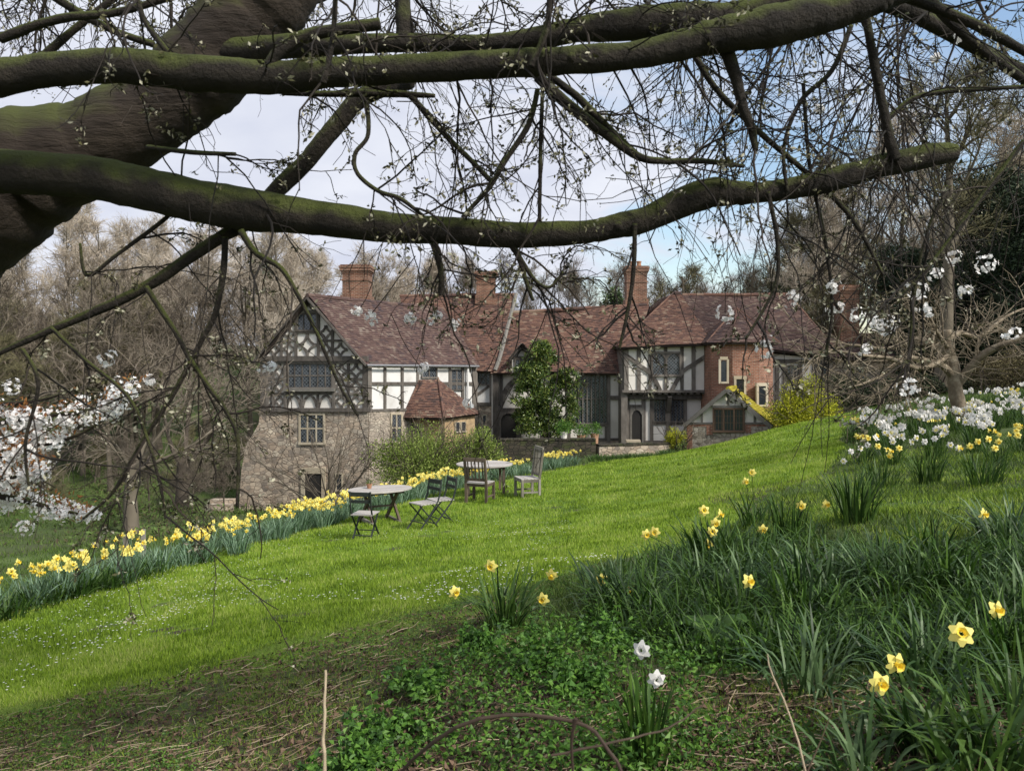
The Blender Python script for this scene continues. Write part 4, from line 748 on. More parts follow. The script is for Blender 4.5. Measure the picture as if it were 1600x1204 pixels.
shrub('small_shrub', 'leafy green shrub low against the outhouse wall by the small variegated one', 'shrub', 1066, 712, 32.6, .8, .7, 1600, .06, 'magnolia', 14, .5)
# arching bare shrub before the stone gable
o = wthing('bare_shrub', 'many stemmed bare shrub arching in front of the stone gable and low door', 'shrub', G(512, 790, 29)); sm = MB(); g0 = np.array(o['_o'])
b = grow(np.repeat([g0], 17, 0)+RNG.normal(size=(17, 3))*[.12, .1, 0], nrm(RNG.normal(size=(17, 3))*[.75, .5, .05]+[0, 0, 1]), RNG.uniform(2.6, 4.4, 17), 9, .1, -.015); sm.tubes(b, np.full((17, 1), .035)*np.linspace(1, .2, 9), 5); mk('stem', sm, MT['trunk_grey'], o)
S, D, ix, t = spawn(b, 8, .3, .9, .2); L_ = RNG.uniform(.5, 1.4, len(S)); b2 = grow(S, D, L_, 5, .15, .04); tw = MB(); tw.tubes(b2, np.full((len(b2), 1), .014)*np.linspace(1, .5, 5), 3); S, D, ix, t = spawn(b2, 3, .3, .9, .2); b3 = grow(S, D, np.full(len(S), .4), 3, .15, .04); tw.tubes(b3, np.full((len(b3), 3), .006), 3); mk('twigs', tw, MT['twig_dark'], o)
# two nearer trees on the left bank
def bank_tree(u, Y, h, rt, label, bark, lean, tops, trunk_h):
    x = at_u(u, Y); o = wthing('bank_tree', label, 'tree', (x, Y, h1(x, Y))); g = np.array(o['_o']); T = MB(); tr = grow([g+[0, 0, -.4]], [[lean, 0, 1]], np.array([trunk_h+.4]), 6, .04, .02); T.tubes(tr, [np.array([1.35, 1.1, 1, .95, .9, .85])*rt], 10, lump=.04); top = tr[0, -1]
    n = len(tops); b = grow(np.repeat([top-[0, 0, .15]], n, 0), nrm(np.array(tops)), np.full(n, h*.5), 8, .09, .02); T.tubes(b, np.full((n, 1), rt*.36)*np.linspace(1, .12, 8), 7); mk('trunk', T, bark, o, smooth=True)
    S, D, ix, t = spawn(b, 8, .4, 1.1, .15); L_ = h*.26*RNG.uniform(.5, 1.2, len(S)); b2 = grow(S, D, L_, 6, .14, -.01); C = MB(); C.tubes(b2, np.full((len(b2), 1), rt*.09)*np.linspace(1, .3, 6), 4)
    S, D, ix, t = spawn(b2, 8, .3, 1., .1); b3 = grow(S, D, L_[ix]*.4, 5, .18, -.04); C.tubes(b3, np.full((len(b3), 1), .011)*np.linspace(1, .5, 5), 3); S, D, ix, t = spawn(b3, 4, .3, 1., .1); b4 = grow(S, D, np.full(len(S), h*.05), 3, .2, 0); C.tubes(b4, np.full((len(b4), 3), .006), 3); mk('crown', C, MT['twig_dark'], o)
bank_tree(206, 22, 7, .19, 'bare tree with a thick pale upright trunk on the grassy bank, nearest on the left', MT['trunk_grey'], -.02, [(-.8, .2, .9), (.7, 0, 1), (.1, .5, 1), (-.3, -.4, 1), (.9, -.3, .4)], 1.9)
bank_tree(283, 27, 9, .25, 'dark forked tree on the bank midway between the pale trunk and the stone gable', MT['core_dark'], .0, [(-.9, .1, .7), (.5, 0, 1), (.9, .3, .8), (0, .4, 1)], 1.6)
# gnarled orchard tree at right
x = at_u(1497, 17); o = wthing('orchard_tree', 'gnarled old orchard tree with crooked lichened limbs rising from the white daffodils', 'tree', (x, 17, h1(x, 17))); g = np.array(o['_o']); T = MB()
Q = lambda u, v, Y=17: P(u, v, Y)
def limb(mb, pts, rad, n=24, sides=9, lump=.04, cap=True):
    q = spline(np.array(pts, float), n); r = np.interp(np.linspace(0, len(rad)-1, n), range(len(rad)), rad); mb.tubes(q, r, sides, cap=cap, lump=lump, rnd=.5); return q
MT['lichen'] = mat('lichened_bark', [(.08, .06, .042), (.18, .145, .10), (.31, .27, .20)], 9, .95, .9, 30, attr=.15)
limb(T, [g+[.06, 0, -.3], Q(1500, 650), Q(1493, 610), Q(1488, 575), Q(1482, 545), Q(1480, 515)], [.19, .16, .15, .15, .12, .08])
lb = [limb(T, [Q(1497, 600), Q(1515, 575, 16.8), Q(1545, 548, 16.5), Q(1590, 530, 16.2), Q(1660, 500, 16)], [.1, .09, .08, .06, .03]),
 limb(T, [Q(1492, 590), Q(1470, 570, 16.8), Q(1440, 562, 16.4), Q(1410, 560, 16), Q(1370, 590, 15.5), Q(1330, 605, 15)], [.1, .07, .055, .045, .03, .015]),
 limb(T, [Q(1484, 555), Q(1460, 540, 17.3), Q(1430, 530, 17.6), Q(1385, 545, 17.8), Q(1320, 540, 18), Q(1260, 570, 18)], [.09, .07, .055, .045, .03, .012]),
 limb(T, [Q(1480, 530), Q(1500, 520, 17.4), Q(1530, 525, 17.8), Q(1580, 490, 18.2), Q(1640, 470, 18.5)], [.08, .065, .05, .03, .02]),
 limb(T, [Q(1440, 562, 16.4), Q(1420, 590, 16.6), Q(1380, 610, 16.8), Q(1330, 630, 17)], [.045, .04, .025, .01]),
 limb(T, [Q(1482, 545), Q(1465, 520, 16.6), Q(1450, 490, 16.3), Q(1440, 465, 16)], [.06, .04, .03, .012]),
 limb(T, [Q(1484, 555), Q(1440, 575, 16), Q(1390, 560, 15.4), Q(1350, 555, 15), Q(1290, 545, 14.6)], [.06, .05, .04, .03, .012])]
mk('trunk', T, MT['lichen'], o, smooth=True)
bb_ = np.stack([spline(q, 12) for q in lb]); S, D, ix, t = spawn(bb_, 24, .4, 1.3, .15); L_ = RNG.uniform(.4, 1.5, len(S)); b2 = grow(S, D, L_, 6, .2, .015); C = MB(); C.tubes(b2, np.full((len(b2), 1), .016)*np.linspace(1, .4, 6), 4)
S, D, ix, t = spawn(b2, 7, .3, 1.2, .1); b3 = grow(S, D, L_[ix]*.5, 5, .22, .01); C.tubes(b3, np.full((len(b3), 1), .006)*np.linspace(1, .6, 5), 3); mk('crown', C, MT['twig_olive'] if False else MT['lichen'], o)
# ------------------------------------------------------------------ garden furniture (local coordinates, z up, ground at 0)
def iron_chair(label, loc, rz, group='folding slatted chairs at the left garden table'):
    o = thing('folding_chair', label, 'chair', loc, group, rz); r = .015
    for sy in (-.19, .19):                # X legs: seat faces +X
        m = MB(); q = np.array([[.24, sy, -.03], [0, sy, .24], [-.17, sy, .45], [-.24, sy, .66], [-.27, sy, .88]]); m.tubes(spline(q, 10), np.full(10, r*1.1), 6, cap=True); mk('back_leg', m, MT['iron'], o)
        m = MB(); m.bar([-.24, sy*.86, -.03], [.20, sy*.86, .44], .028, .018); mk('leg', m, MT['iron'], o)
    m = MB()
    for i in range(6): m.box((.17-.07*i, 0, .455), (.055, .40, .018))
    mk('seat', m, MT['teak_top'], o)
    m = MB(); m.box((-.255, 0, .83), (.022, .40, .075)); m.box((-.235, 0, .70), (.02, .40, .055)); mk('backrest', m, MT['iron'], o)
    m = MB(); m.bar([.15, -.19, .12], [.15, .19, .12], .016); mk('stretcher', m, MT['iron'], o); m = MB(); m.bar([-.13, -.17, .08], [-.13, .17, .08], .016); mk('stretcher', m, MT['iron'], o); return o
def wood_chair(label, loc, rz, hb=.98, m_='teak', sw=.5, ns=5):
    o = thing('garden_chair', label, 'chair', loc, None, rz); M_ = MT[m_]
    for sy in (-1, 1):
        m = MB(); m.box((.21, sy*(sw/2-.025), .2), (.055, .055, .46)); mk('leg', m, M_, o)
        m = MB(); m.bar([-.21, sy*(sw/2-.025), -.03], [-.21, sy*(sw/2-.025), .43], .055, .055); m.bar([-.21, sy*(sw/2-.025), .43], [-.30, sy*(sw/2-.025), hb], .052, .05); mk('leg', m, M_, o)
    m = MB()
    for i in range(6): m.box((.2-.08*i, 0, .44), (.07, sw-.02, .022))
    mk('seat', m, MT['teak_top'], o)
    m = MB(); m.box((0, sw/2-.03, .395), (.42, .03, .07)); m.box((0, -sw/2+.03, .395), (.42, .03, .07)); m.box((.21, 0, .395), (.03, sw-.1, .07)); m.box((-.2, 0, .395), (.03, sw-.1, .07)); m.box((0, sw/2-.03, .13), (.4, .03, .035)); m.box((0, -sw/2+.03, .13), (.4, .03, .035)); mk('seat_rail', m, M_, o)
    m = MB(); m.bar([-.225, -sw/2+.05, .52], [-.225, sw/2-.05, .52], .03, .06); m.bar([-.297, -sw/2, hb], [-.297, sw/2, hb], .035, .09)
    for i in range(ns): y = (i-(ns-1)/2)*(sw-.12)/(ns-.2); m.bar([-.228, y, .54], [-.293, y, hb-.03], .014, .045, (1, 0, 0))
    mk('backrest', m, M_, o); return o
def gz(u, v, Y): x = at_u(u, Y); return (x, Y, h1(x, Y))
def oval_table(name, label, loc, rz, a, b_, h, xl=False, tilt=0):
    o = thing(name, label, 'table', loc, None, rz); mb = MB(); n = 11
    for i in range(n):                     # planks across an oval top
        y0 = -b_+2*b_*i/n+.004; y1 = -b_+2*b_*(i+1)/n-.004; x0 = a*math.sqrt(max(0, 1-(y0/b_)**2)); x1 = a*math.sqrt(max(0, 1-(y1/b_)**2)); ym = (y0+y1)/2; xm = a*math.sqrt(1-(ym/b_)**2)
        mb.prism([[-x0, y0, h], [x0, y0, h], [xm, ym, h], [x1, y1, h], [-x1, y1, h], [-xm, ym, h]], [0, 0, -.028])
    t = mk('tabletop', mb, MT['teak_top'], o); m = MB(); m.box((0, b_*.5, h-.06), (a*1.3, .03, .06)); m.box((0, -b_*.5, h-.06), (a*1.3, .03, .06)); m.box((a*.62, 0, h-.06), (.03, b_, .055)); m.box((-a*.62, 0, h-.06), (.03, b_, .055)); mk('apron', m, MT['teak_dark'], o)
    if xl:
        for sx in (-1, 1):
            for s in (-1, 1):
                m = MB(); x = sx*a*.42+s*.022; m.bar([x, -s*.40, -.03], [x, s*.34, h-.03], .07, .04, (1, 0, 0)); mk('leg', m, MT['teak_dark'], o)
            m = MB(); m.bar([sx*a*.42, -.44, .03], [sx*a*.42, .42, .03], .05, .06); mk('foot_rail', m, MT['teak'], o)
        m = MB(); m.bar([-a*.42, 0, h*.47], [a*.42, 0, h*.47], .05, .03); mk('stretcher', m, MT['teak_dark'], o)
    else:
        for sx in (-1, 1):
            for sy in (-1, 1): m = MB(); m.box((sx*a*.62, sy*b_*.55, h/2-.05), (.065, .065, h)); mk('leg', m, MT['teak_dark'], o)
    return o
R_ = math.radians
def tl(u, Y): x = at_u(u, Y); return (x, Y, h1(x, Y))
oval_table('folding_table', 'grey oval wooden table on crossed legs, left of the two garden tables', tl(594, 15.6), R_(28), .66, .45, .67, True)
tz = tl(594, 15.6)[2]
po = wthing('plant_pot', 'tiny potted plant standing on the left garden table', 'plant pot', (at_u(577, 15.6), 15.6, tz+.67)); c = np.array(po['_o']); pb = MB(); pb.tubes([c, c+[0, 0, .07], c+[0, 0, .1]], [.04, .055, .06], 12, cap=True); mk('pot', pb, MT['terracotta'], po); lb = MB(); leafball(lb, c+[0, 0, .13], (.06, .06, .05), 90, .035); mk('foliage', lb, MT['magnolia'], po)
iron_chair('dark folding chair turned side on to the left table, nearest its right end', tl(662, 14.3), R_(222))
iron_chair('dark folding chair half hidden behind the other one at the right of the left table', tl(688, 15.2), R_(212))
iron_chair('folding chair seen from behind at the near side of the left table', tl(571, 13.8), R_(80))
oval_table('garden_table', 'round grey wooden table on straight legs, right of the two garden tables', tl(757, 19.1), R_(8), .70, .66, .76)
wood_chair('brown slat backed wooden chair with its back to us at the right table', tl(750, 17.7), R_(68), .98, 'teak_dark', .55)
wood_chair('tall backed weathered wooden chair facing left at the right table', tl(824, 18.1), R_(198), 1.12, 'teak', .56, 6)

# ------------------------------------------------------------------ daffodils
def strap(mb, base, az, ln, w, lean, curl, k=6, rnd=None):
    """arching strap leaves; arrays"""
    n = len(base); t = np.linspace(0, 1, k)[None]; th = lean[:, None]+curl[:, None]*t**1.5; ds = ln[:, None]/(k-1)
    hx = np.cumsum(np.concatenate([np.zeros((n, 1)), np.sin(th[:, :-1])*ds], 1), 1); hz = np.cumsum(np.concatenate([np.zeros((n, 1)), np.cos(th[:, :-1])*ds], 1), 1)
    ca, sa = np.cos(az)[:, None], np.sin(az)[:, None]; C_ = np.stack([base[:, 0:1]+hx*ca, base[:, 1:2]+hx*sa, base[:, 2:3]+hz], -1)
    tw = az[:, None]+math.pi/2+RNG.normal(size=(n, 1))*.5*(1+t*.0); wd = w[:, None]*np.sqrt(np.clip(1.02-t**4, 0, 1))*.5*np.where(t > .98, .25, 1)
    S_ = np.stack([np.cos(tw)*wd, np.sin(tw)*wd, np.zeros_like(wd)], -1); A, B = C_-S_, C_+S_
    Q = np.stack([A[:, :-1], B[:, :-1], B[:, 1:], A[:, 1:]], 2).reshape(-1, 4, 3); r = RNG.random(n) if rnd is None else rnd; mb.quads(Q, np.repeat(r, k-1))
def clump_leaves(n, rad, ln, w, lean=.5, curl=.8):
    mb = MB(); a = RNG.uniform(0, 6.283, n); r = rad*RNG.random(n)**.5; base = np.stack([r*np.cos(a), r*np.sin(a), np.full(n, -.03)], 1)
    az = a+RNG.normal(size=n)*.6; strap(mb, base, az, ln*RNG.uniform(.7, 1.1, n), w*RNG.uniform(.7, 1.2, n), lean*RNG.uniform(.1, 1, n), curl*RNG.uniform(.0, 1.6, n)); return mb
def flower_mesh(petal='petal_yellow', s=1., cup=.03, cupm='trumpet'):
    """daffodil head facing +X; petals and trumpet in one bloom"""
    pb = MB()
    for i in range(6):
        a = i*math.pi/3+.2; d = np.array([0, math.cos(a), math.sin(a)]); e = np.array([0, -math.sin(a), math.cos(a)]); f = .006*(-1)**i
        q = [[-.002, 0, 0]+d*.006, d*.024+e*.019+[f, 0, 0], d*.046+e*.005+[f-.008, 0, 0], d*.046-e*.005+[f-.008, 0, 0], d*.024-e*.019+[f+.002, 0, 0]]
        pb.add(np.array(q)*s, [[0, 1, 2, 3, 4]], [RNG.random()])
    tb = MB(); k = 10; a = np.arange(k)*2*math.pi/k; rings = [(0, .009), (cup*.5, .0105), (cup*.85, .013), (cup, .018)]
    V = np.array([[x, r*math.cos(t_)*(1+(.12*(j % 2) if x == cup else 0)), r*math.sin(t_)*(1+(.12*(j % 2) if x == cup else 0))] for x, r in rings for j, t_ in enumerate(a)])*s
    Fq = [[i*k+j, i*k+(j+1) % k, (i+1)*k+(j+1) % k, (i+1)*k+j] for i in range(3) for j in range(k)]; tb.add(V, Fq)
    p = mk('petals', pb, MT[petal]); t = mk('trumpet', tb, MT[cupm]); me1, me2 = p.data, t.data; bpy.data.objects.remove(p); bpy.data.objects.remove(t); return me1, me2
def join_me(a, b):
    bm = bpy.data.meshes.new('bloom'); va = np.array([v.co[:] for v in a.vertices]); vb = np.array([v.co[:] for v in b.vertices]); fa = [list(p.vertices) for p in a.polygons]; fb = [[i+len(va) for i in p.vertices] for p in b.polygons]
    bm.from_pydata(np.vstack([va, vb]).tolist(), [], fa+fb); bm.materials.append(a.materials[0]); bm.materials.append(b.materials[0])
    for i, p in enumerate(bm.polygons): p.material_index = 0 if i < len(fa) else 1
    return bm
FLW = {'yellow': join_me(*flower_mesh()), 'white': join_me(*flower_mesh('petal_white', 1., .014, 'petal_yellow')), 'cream': join_me(*flower_mesh('petal_white', 1., .02, 'petal_white'))}
def add_stem(mb, p, b0): mb.tubes(spline([b0, (b0+p)/2+[0, 0, .03], p-[0, 0, .0], ], 6), np.full(6, .0028), 4)
def add_bloom(root, p, kind, az, s=1., tilt=-.15, name='flower'):
    f = bpy.data.objects.new(name, FLW[kind]); col.objects.link(f); f.parent = root; f.location = p; f.rotation_euler = (RNG.uniform(0, 1), -tilt, az); f.scale = (s, s, s); return f
def clump(key, n, rad, ln, w, lean, curl, nf, kinds, m, fs=1., hf=1.0, face=-math.pi/2, label='x'):
    o = thing('daffodil_clump', label, 'daffodils'); mb = clump_leaves(n, rad, ln, w, lean, curl); pts = []
    for i in range(nf):
        a = RNG.uniform(0, 6.283); r = rad*1.1*RNG.random()**.5; h = ln*hf*RNG.uniform(.85, 1.1); p = np.array([r*math.cos(a)*1.5, r*math.sin(a)*1.5, h]); b0 = np.array([r*math.cos(a)*.6, r*math.sin(a)*.6, 0]); add_stem(mb, p, b0); pts.append(p)
    mk('foliage', mb, MT[m], o, smooth=True)
    for p in pts: add_bloom(o, p, kinds[RNG.integers(len(kinds))], face+RNG.normal()*.9, fs*RNG.uniform(.85, 1.15), RNG.normal()*.25)
    o['_used'] = 0; return o
def use(o, x, y, label, group, s=1., rz=None, dz=0):
    if o['_used']: o = dup(o)
    o['_used'] = 1; o.location = (x, y, h1(x, y)+dz); o.rotation_euler = (0, 0, RNG.uniform(0, 6.28) if rz is None else rz); o.scale = (s, s, s); o['label'] = label
    if group: o['group'] = group
    elif 'group' in o.keys(): del o['group']
    return o
# border row of yellow daffodils down the left side of the lawn
ROW = np.array([P(*c)[:2] for c in [(-30, 975, 9.0), (0, 955, 9.3), (100, 925, 10), (200, 895, 11.2), (300, 862, 12.4), (400, 830, 14.2), (480, 810, 15.8), (550, 795, 17.6), (620, 775, 19.3), (700, 755, 21.8), (800, 735, 24.6), (900, 718, 27.3)]])
rowp = [clump('row', 46, .16, .44, .016, .5, .8, 9, ['yellow'], 'row_leaf', 1.0, 1.1) for _ in range(4)]
lg = [clump('leafy', 46, .18, .42, .016, .6, 1.0, 0, ['yellow'], 'row_leaf') for _ in range(2)]
d_ = np.concatenate([[0], np.cumsum(np.linalg.norm(np.diff(ROW, axis=0), axis=1))]); tot = d_[-1]; s_ = 0; k = 0
while s_ < tot:
    x, y = np.interp(s_, d_, ROW[:, 0]), np.interp(s_, d_, ROW[:, 1]); u = CX+x/y*F
    for w_ in range(2):
        off = RNG.normal()*.1+(w_-.8)*.34; px, py = x-off*.8+RNG.normal()*.14, y+off+RNG.normal()*.14
        if u < 120: lab = 'yellow daffodil clump at the sparse near end of the long border row, lower left'
        elif u < 420: lab = 'yellow daffodil clump in the left stretch of the border row, before the bank trees'
        elif u < 640: lab = 'yellow daffodil clump in the border row just behind the left garden table'
        elif u < 770: lab = 'yellow daffodil clump in the border row between the two garden tables, before the pale shrub'
        else: lab = 'yellow daffodil clump in the dense far end of the border row below the mossy wall'
        if RNG.random() < (.15 if u > 500 else .25 if u > 150 else .5): use(lg[k % 2], px, py, 'leafy flowerless clump among the yellow daffodils of the border row', 'leafy clumps fronting the border row', RNG.uniform(.8, 1.05)); k += 1; continue
        use(rowp[k % 4], px, py, lab, 'yellow daffodils in the border row along the lawn', RNG.uniform(.85, 1.1)); k += 1
    s_ += .34 if y > 20 else .30
# sparser leafy plants at the lower left end and leafy bed below the terrace wall
lf = [clump('leafy', 60, .2, .40, .017, .8, 1.2, 0, ['yellow'], 'daff_leaf') for _ in range(2)]
for i in range(14):
    u = RNG.uniform(-20, 330); y = np.interp(u, [0, 200, 330], [8.9, 10.7, 12.3]); use(lf[i % 2], at_u(u, y)+RNG.normal()*.08, y-.1, 'flowerless leafy daffodil clump on the lawn side of the border row at left', 'leafy clumps fronting the border row')
for i in range(34):
    u = RNG.uniform(925, 1045); y = RNG.uniform(28.8, 30.3); use(lf[i % 2], at_u(u, y), y, 'green leafy clump in the flowerless bed below the terrace wall', 'leafy bed below the terrace wall', .8)
# white and yellow narcissi around the orchard tree
wp = [clump('white', 60, .17, .42, .013, .45, .9, 11, kk, 'daff_leaf', 1.25, 1.12) for kk in (['white'], ['white', 'cream'], ['cream'], ['white', 'cream'])]; yp = [clump('mixed', 50, .16, .42, .014, .5, .9, 6, ['yellow'], 'daff_leaf', 1.0, 1.1) for _ in range(2)]
bed = [(1345, 700), (1330, 690), (1340, 668), (1400, 655), (1500, 640), (1640, 612), (1700, 625), (1700, 720), (1600, 730), (1560, 735), (1440, 735), (1330, 735)]
cand = []
for v_top, Ys in ((0, 0),):
    for i in range(4000):
        y = RNG.uniform(9.8, 27); u = RNG.uniform(1325, 1700); x = at_u(u, y)
        cand.append((u, y, x))
cu, cy, cx_ = map(np.array, zip(*cand)); cz = H(cx_, cy); cv = HY-cz/cy*F; ok = inpoly(cu, cv, bed) & ((cu > 1520) | (cy > 12)) & (cu > 1325+np.maximum(0, (13-cy))*10)
sel = []
for i in np.nonzero(ok)[0]:
    if all((cx_[i]-cx_[j])**2+(cy[i]-cy[j])**2 > (.5+.014*cy[i])**2 for j in sel): sel.append(i)
    if len(sel) > 170: break
for q, i in enumerate(sel):
    yel = RNG.random() < .28; u, y = cu[i], cy[i]
    if y < 14: lab = ('yellow' if yel else 'white')+' narcissus clump in the nearer part of the bed round the orchard tree'
    elif u < 1500: lab = ('yellow' if yel else 'white')+' narcissus clump in the bed left of the orchard tree trunk'
    else: lab = ('yellow' if yel else 'white')+' narcissus clump on the rise right of the orchard tree trunk'
    use(yp[q % 2] if yel else wp[q % 4], cx_[i], cy[i], lab, 'yellow narcissi round the orchard tree' if yel else 'white narcissi round the orchard tree', RNG.uniform(.85, 1.12))
bedc = [clump('bed', 70, .16, .40, .014, .8, 1.5, 0, ['yellow'], m_) for m_ in ('daff_leaf', 'glaucous', 'blue_leaf', 'glaucous')]
# ---- individually placed near clumps
def near_clump(label, u, v, Y, n, rad, ln, w, lean, curl, m, fl=(), name='daffodil_clump', cat='daffodils', kind='yellow', fs=1.0):
    x = at_u(u, Y); z = h1(x, Y); o = thing(name, label, cat, (x, Y, z)); mb = clump_leaves(n, rad, ln, w, lean, curl); hd = []
    for (fu, fv, *rest) in fl:
        yy = Y-.05+RNG.normal()*.06; p = P(fu, fv, yy)-[x, Y, z]; b0 = np.array([p[0]*.35, p[1]*.35, 0.]); add_stem(mb, p, b0); hd.append((p, rest[0] if rest else kind))
    mk('foliage', mb, MT[m], o, smooth=True)
    for p, kd in hd: add_bloom(o, p, kd, -math.pi/2+RNG.normal()*.4, fs, RNG.normal()*.2)
    return o
near_clump('dark arching daffodil clump standing alone at the lawn edge in the middle foreground', 788, 975, 5.3, 95, .12, .48, .016, .6, 1.8, 'daff_leaf', [(767, 884), (711, 925), (848, 936), (862, 898)])
near_clump('low greyish daffodil clump with two blooms right of the lone middle clump', 955, 955, 5.6, 80, .2, .40, .014, .8, 1.3, 'glaucous', [(940, 905), (986, 924)])
near_clump('tall daffodil clump with a column of four yellow blooms at the lawn edge', 1120, 905, 6.3, 120, .2, .46, .014, .5, 1.1, 'daff_leaf', [(1107, 850), (1118, 817), (1125, 803), (1113, 830), (1010, 835), (1023, 831), (1100, 797)])
near_clump('upright spiky daffodil clump with one bloom at its left', 1232, 862, 6.8, 60, .14, .46, .015, .25, .4, 'daff_leaf', [(1192, 827), (1252, 790)])
near_clump('tall dark daffodil clump standing in open turf at the right lawn edge', 1335, 805, 7.0, 110, .17, .52, .015, .42, .6, 'daff_leaf', [(1291, 788)])
near_clump('daffodil clump with a single high bloom above the spiky one', 1182, 790, 8.6, 60, .18, .44, .014, .5, .9, 'daff_leaf', [(1175, 738), (1165, 752)])
near_clump('grey leaved arching clump against the right edge with one pale bloom', 1575, 850, 5.9, 100, .2, .46, .017, .8, 1.9, 'glaucous', [(1537, 803)])
near_clump('clump with a big group of yellow blooms at the right edge below the white bed', 1535, 750, 9.6, 90, .2, .5, .015, .5, .9, 'daff_leaf', [(1516, 697), (1528, 690), (1545, 686), (1560, 690), (1555, 700), (1500, 700), (1590, 680)])
near_clump('clump of white narcissi on a tall upright sheaf of leaves below the orchard tree', 1448, 745, 10.4, 90, .16, .5, .014, .4, .7, 'daff_leaf', [(1425, 690, 'white'), (1432, 684, 'white'), (1445, 690, 'cream'), (1460, 685, 'cream'), (1470, 680, 'white'), (1405, 700, 'yellow'), (1392, 705, 'yellow'), (1485, 695, 'white'), (1498, 700, 'white')])
near_clump('clump with pale and yellow blooms at the left tip of the narcissus bed', 1375, 735, 10.6, 80, .22, .46, .014, .5, .9, 'daff_leaf', [(1345, 700, 'white'), (1330, 705, 'cream'), (1355, 695, 'cream'), (1372, 697), (1385, 702), (1395, 690, 'white'), (1318, 720, 'white'), (1390, 712)])
near_clump('two creamy white narcissi on a tall dark clump at the bottom of the picture', 1012, 1190, 3.05, 60, .07, .37, .012, .25, .6, 'blue_leaf', [(1002, 1015, 'cream'), (1026, 1061, 'cream')], fs=.8)
near_clump('large arching clump in the bottom right corner with a half open yellow bloom', 1440, 1130, 3.0, 75, .12, .42, .016, .8, 2.1, 'daff_leaf', [(1400, 1037), (1375, 1068)], fs=.95)
near_clump('big dark clump running out of the bottom right corner', 1570, 1170, 2.9, 80, .16, .44, .016, .7, 1.9, 'daff_leaf', [(1502, 990)])
near_clump('clump at the right edge carrying one bright yellow daffodil', 1575, 1045, 3.9, 60, .15, .40, .013, .7, 1.1, 'blue_leaf', [(1557, 953)], fs=1.05)
near_clump('drooping grey leaved clump just under the spiky clump', 1270, 940, 5.4, 110, .24, .46, .016, .8, 2.0, 'glaucous', [])
near_clump('leafy clump with one yellow daffodil in the middle of the strap leaved bed', 1160, 980, 4.9, 90, .2, .40, .012, .7, 1.2, 'daff_leaf', [(1170, 908)])
near_clump('grey green leafy clump in the strap leaved bed below the right turf', 1400, 930, 5.2, 100, .26, .44, .015, .8, 2.0, 'glaucous', [])
for k in range(30):
    Y = RNG.uniform(3.6, 6.9); u = RNG.uniform(980, 1640); v = HY-h1(at_u(u, Y), Y)/Y*F
    if (v > 1030 and u < 1250) or v < 885: continue
    kk = k % 4; use(bedc[kk], at_u(u, Y), Y, ['dark green', 'grey green'][kk % 2]+' leafy clump in the strap leaved bed, '+('beside the lawn edge' if v < 900 else 'towards the right edge' if u > 1300 else 'near its left end'), 'leafy clumps in the strap leaved bed', RNG.uniform(.8, 1.15))
near_clump('dense clump of broad arching leaves filling the bottom right corner', 1520, 1190, 2.75, 70, .14, .40, .017, .8, 2.0, 'daff_leaf', [])
near_clump('low grey green clump at the bottom right beside the half open bloom', 1350, 1190, 2.8, 55, .1, .34, .015, .9, 2.0, 'glaucous', [])
near_clump('clump of drooping leaves at the right edge under the bright daffodil', 1610, 1100, 3.3, 70, .14, .42, .016, .8, 1.9, 'daff_leaf', [])
MT['nettle'] = mat('nettle_leaf', [(.025, .065, .012), (.06, .15, .02), (.12, .25, .035)], 2.5, .55, attr=.6, transl=.25)
for u, v, Y, s_, lab in ((610, 1120, 3.75, .17, 'bushy nettle plant standing right of the pale dead stem'), (665, 1060, 4.2, .15, 'low nettle plant between the pale dead stem and the lone middle clump'), (840, 1035, 4.3, .21, 'large bright nettle mound left of the strap leaved bed'), (910, 1080, 3.9, .17, 'nettle mound just left of the two creamy narcissi'), (760, 1000, 4.8, .15, 'leafy nettle tuft under the lone middle daffodil clump'), (560, 1175, 3.4, .15, 'nettle plant close to the base of the pale dead stem'), (950, 1000, 4.6, .17, 'nettle mound at the left foot of the strap leaved bed')):
    c = G(u, v, Y); o = wthing('nettle_plant', lab, 'weed', c, 'nettle plants in the foreground'); mb = MB(); sm = MB()
    k = 26; b = grow(np.repeat([c], k, 0)+RNG.normal(size=(k, 3))*[s_*.45, s_*.4, 0], nrm(RNG.normal(size=(k, 3))*[.45, .45, 0]+[0, 0, 1]), RNG.uniform(.5, 1.1, k)*s_*1.05, 6, .08, 0); sm.tubes(b, np.full((k, 6), .0018), 4)
    for j in range(1, 6):
        for q in range(4):
            a = RNG.uniform(0, 6.283, k); leaves(mb, b[:, j], np.stack([np.cos(a), np.sin(a), np.full(k, -.1)], 1), .026+.028*(1-abs(j-3)/3.), .55, .2, .6)
    mk('foliage', mb, MT['nettle'], o); mk('stem', sm, MT['nettle'], o)
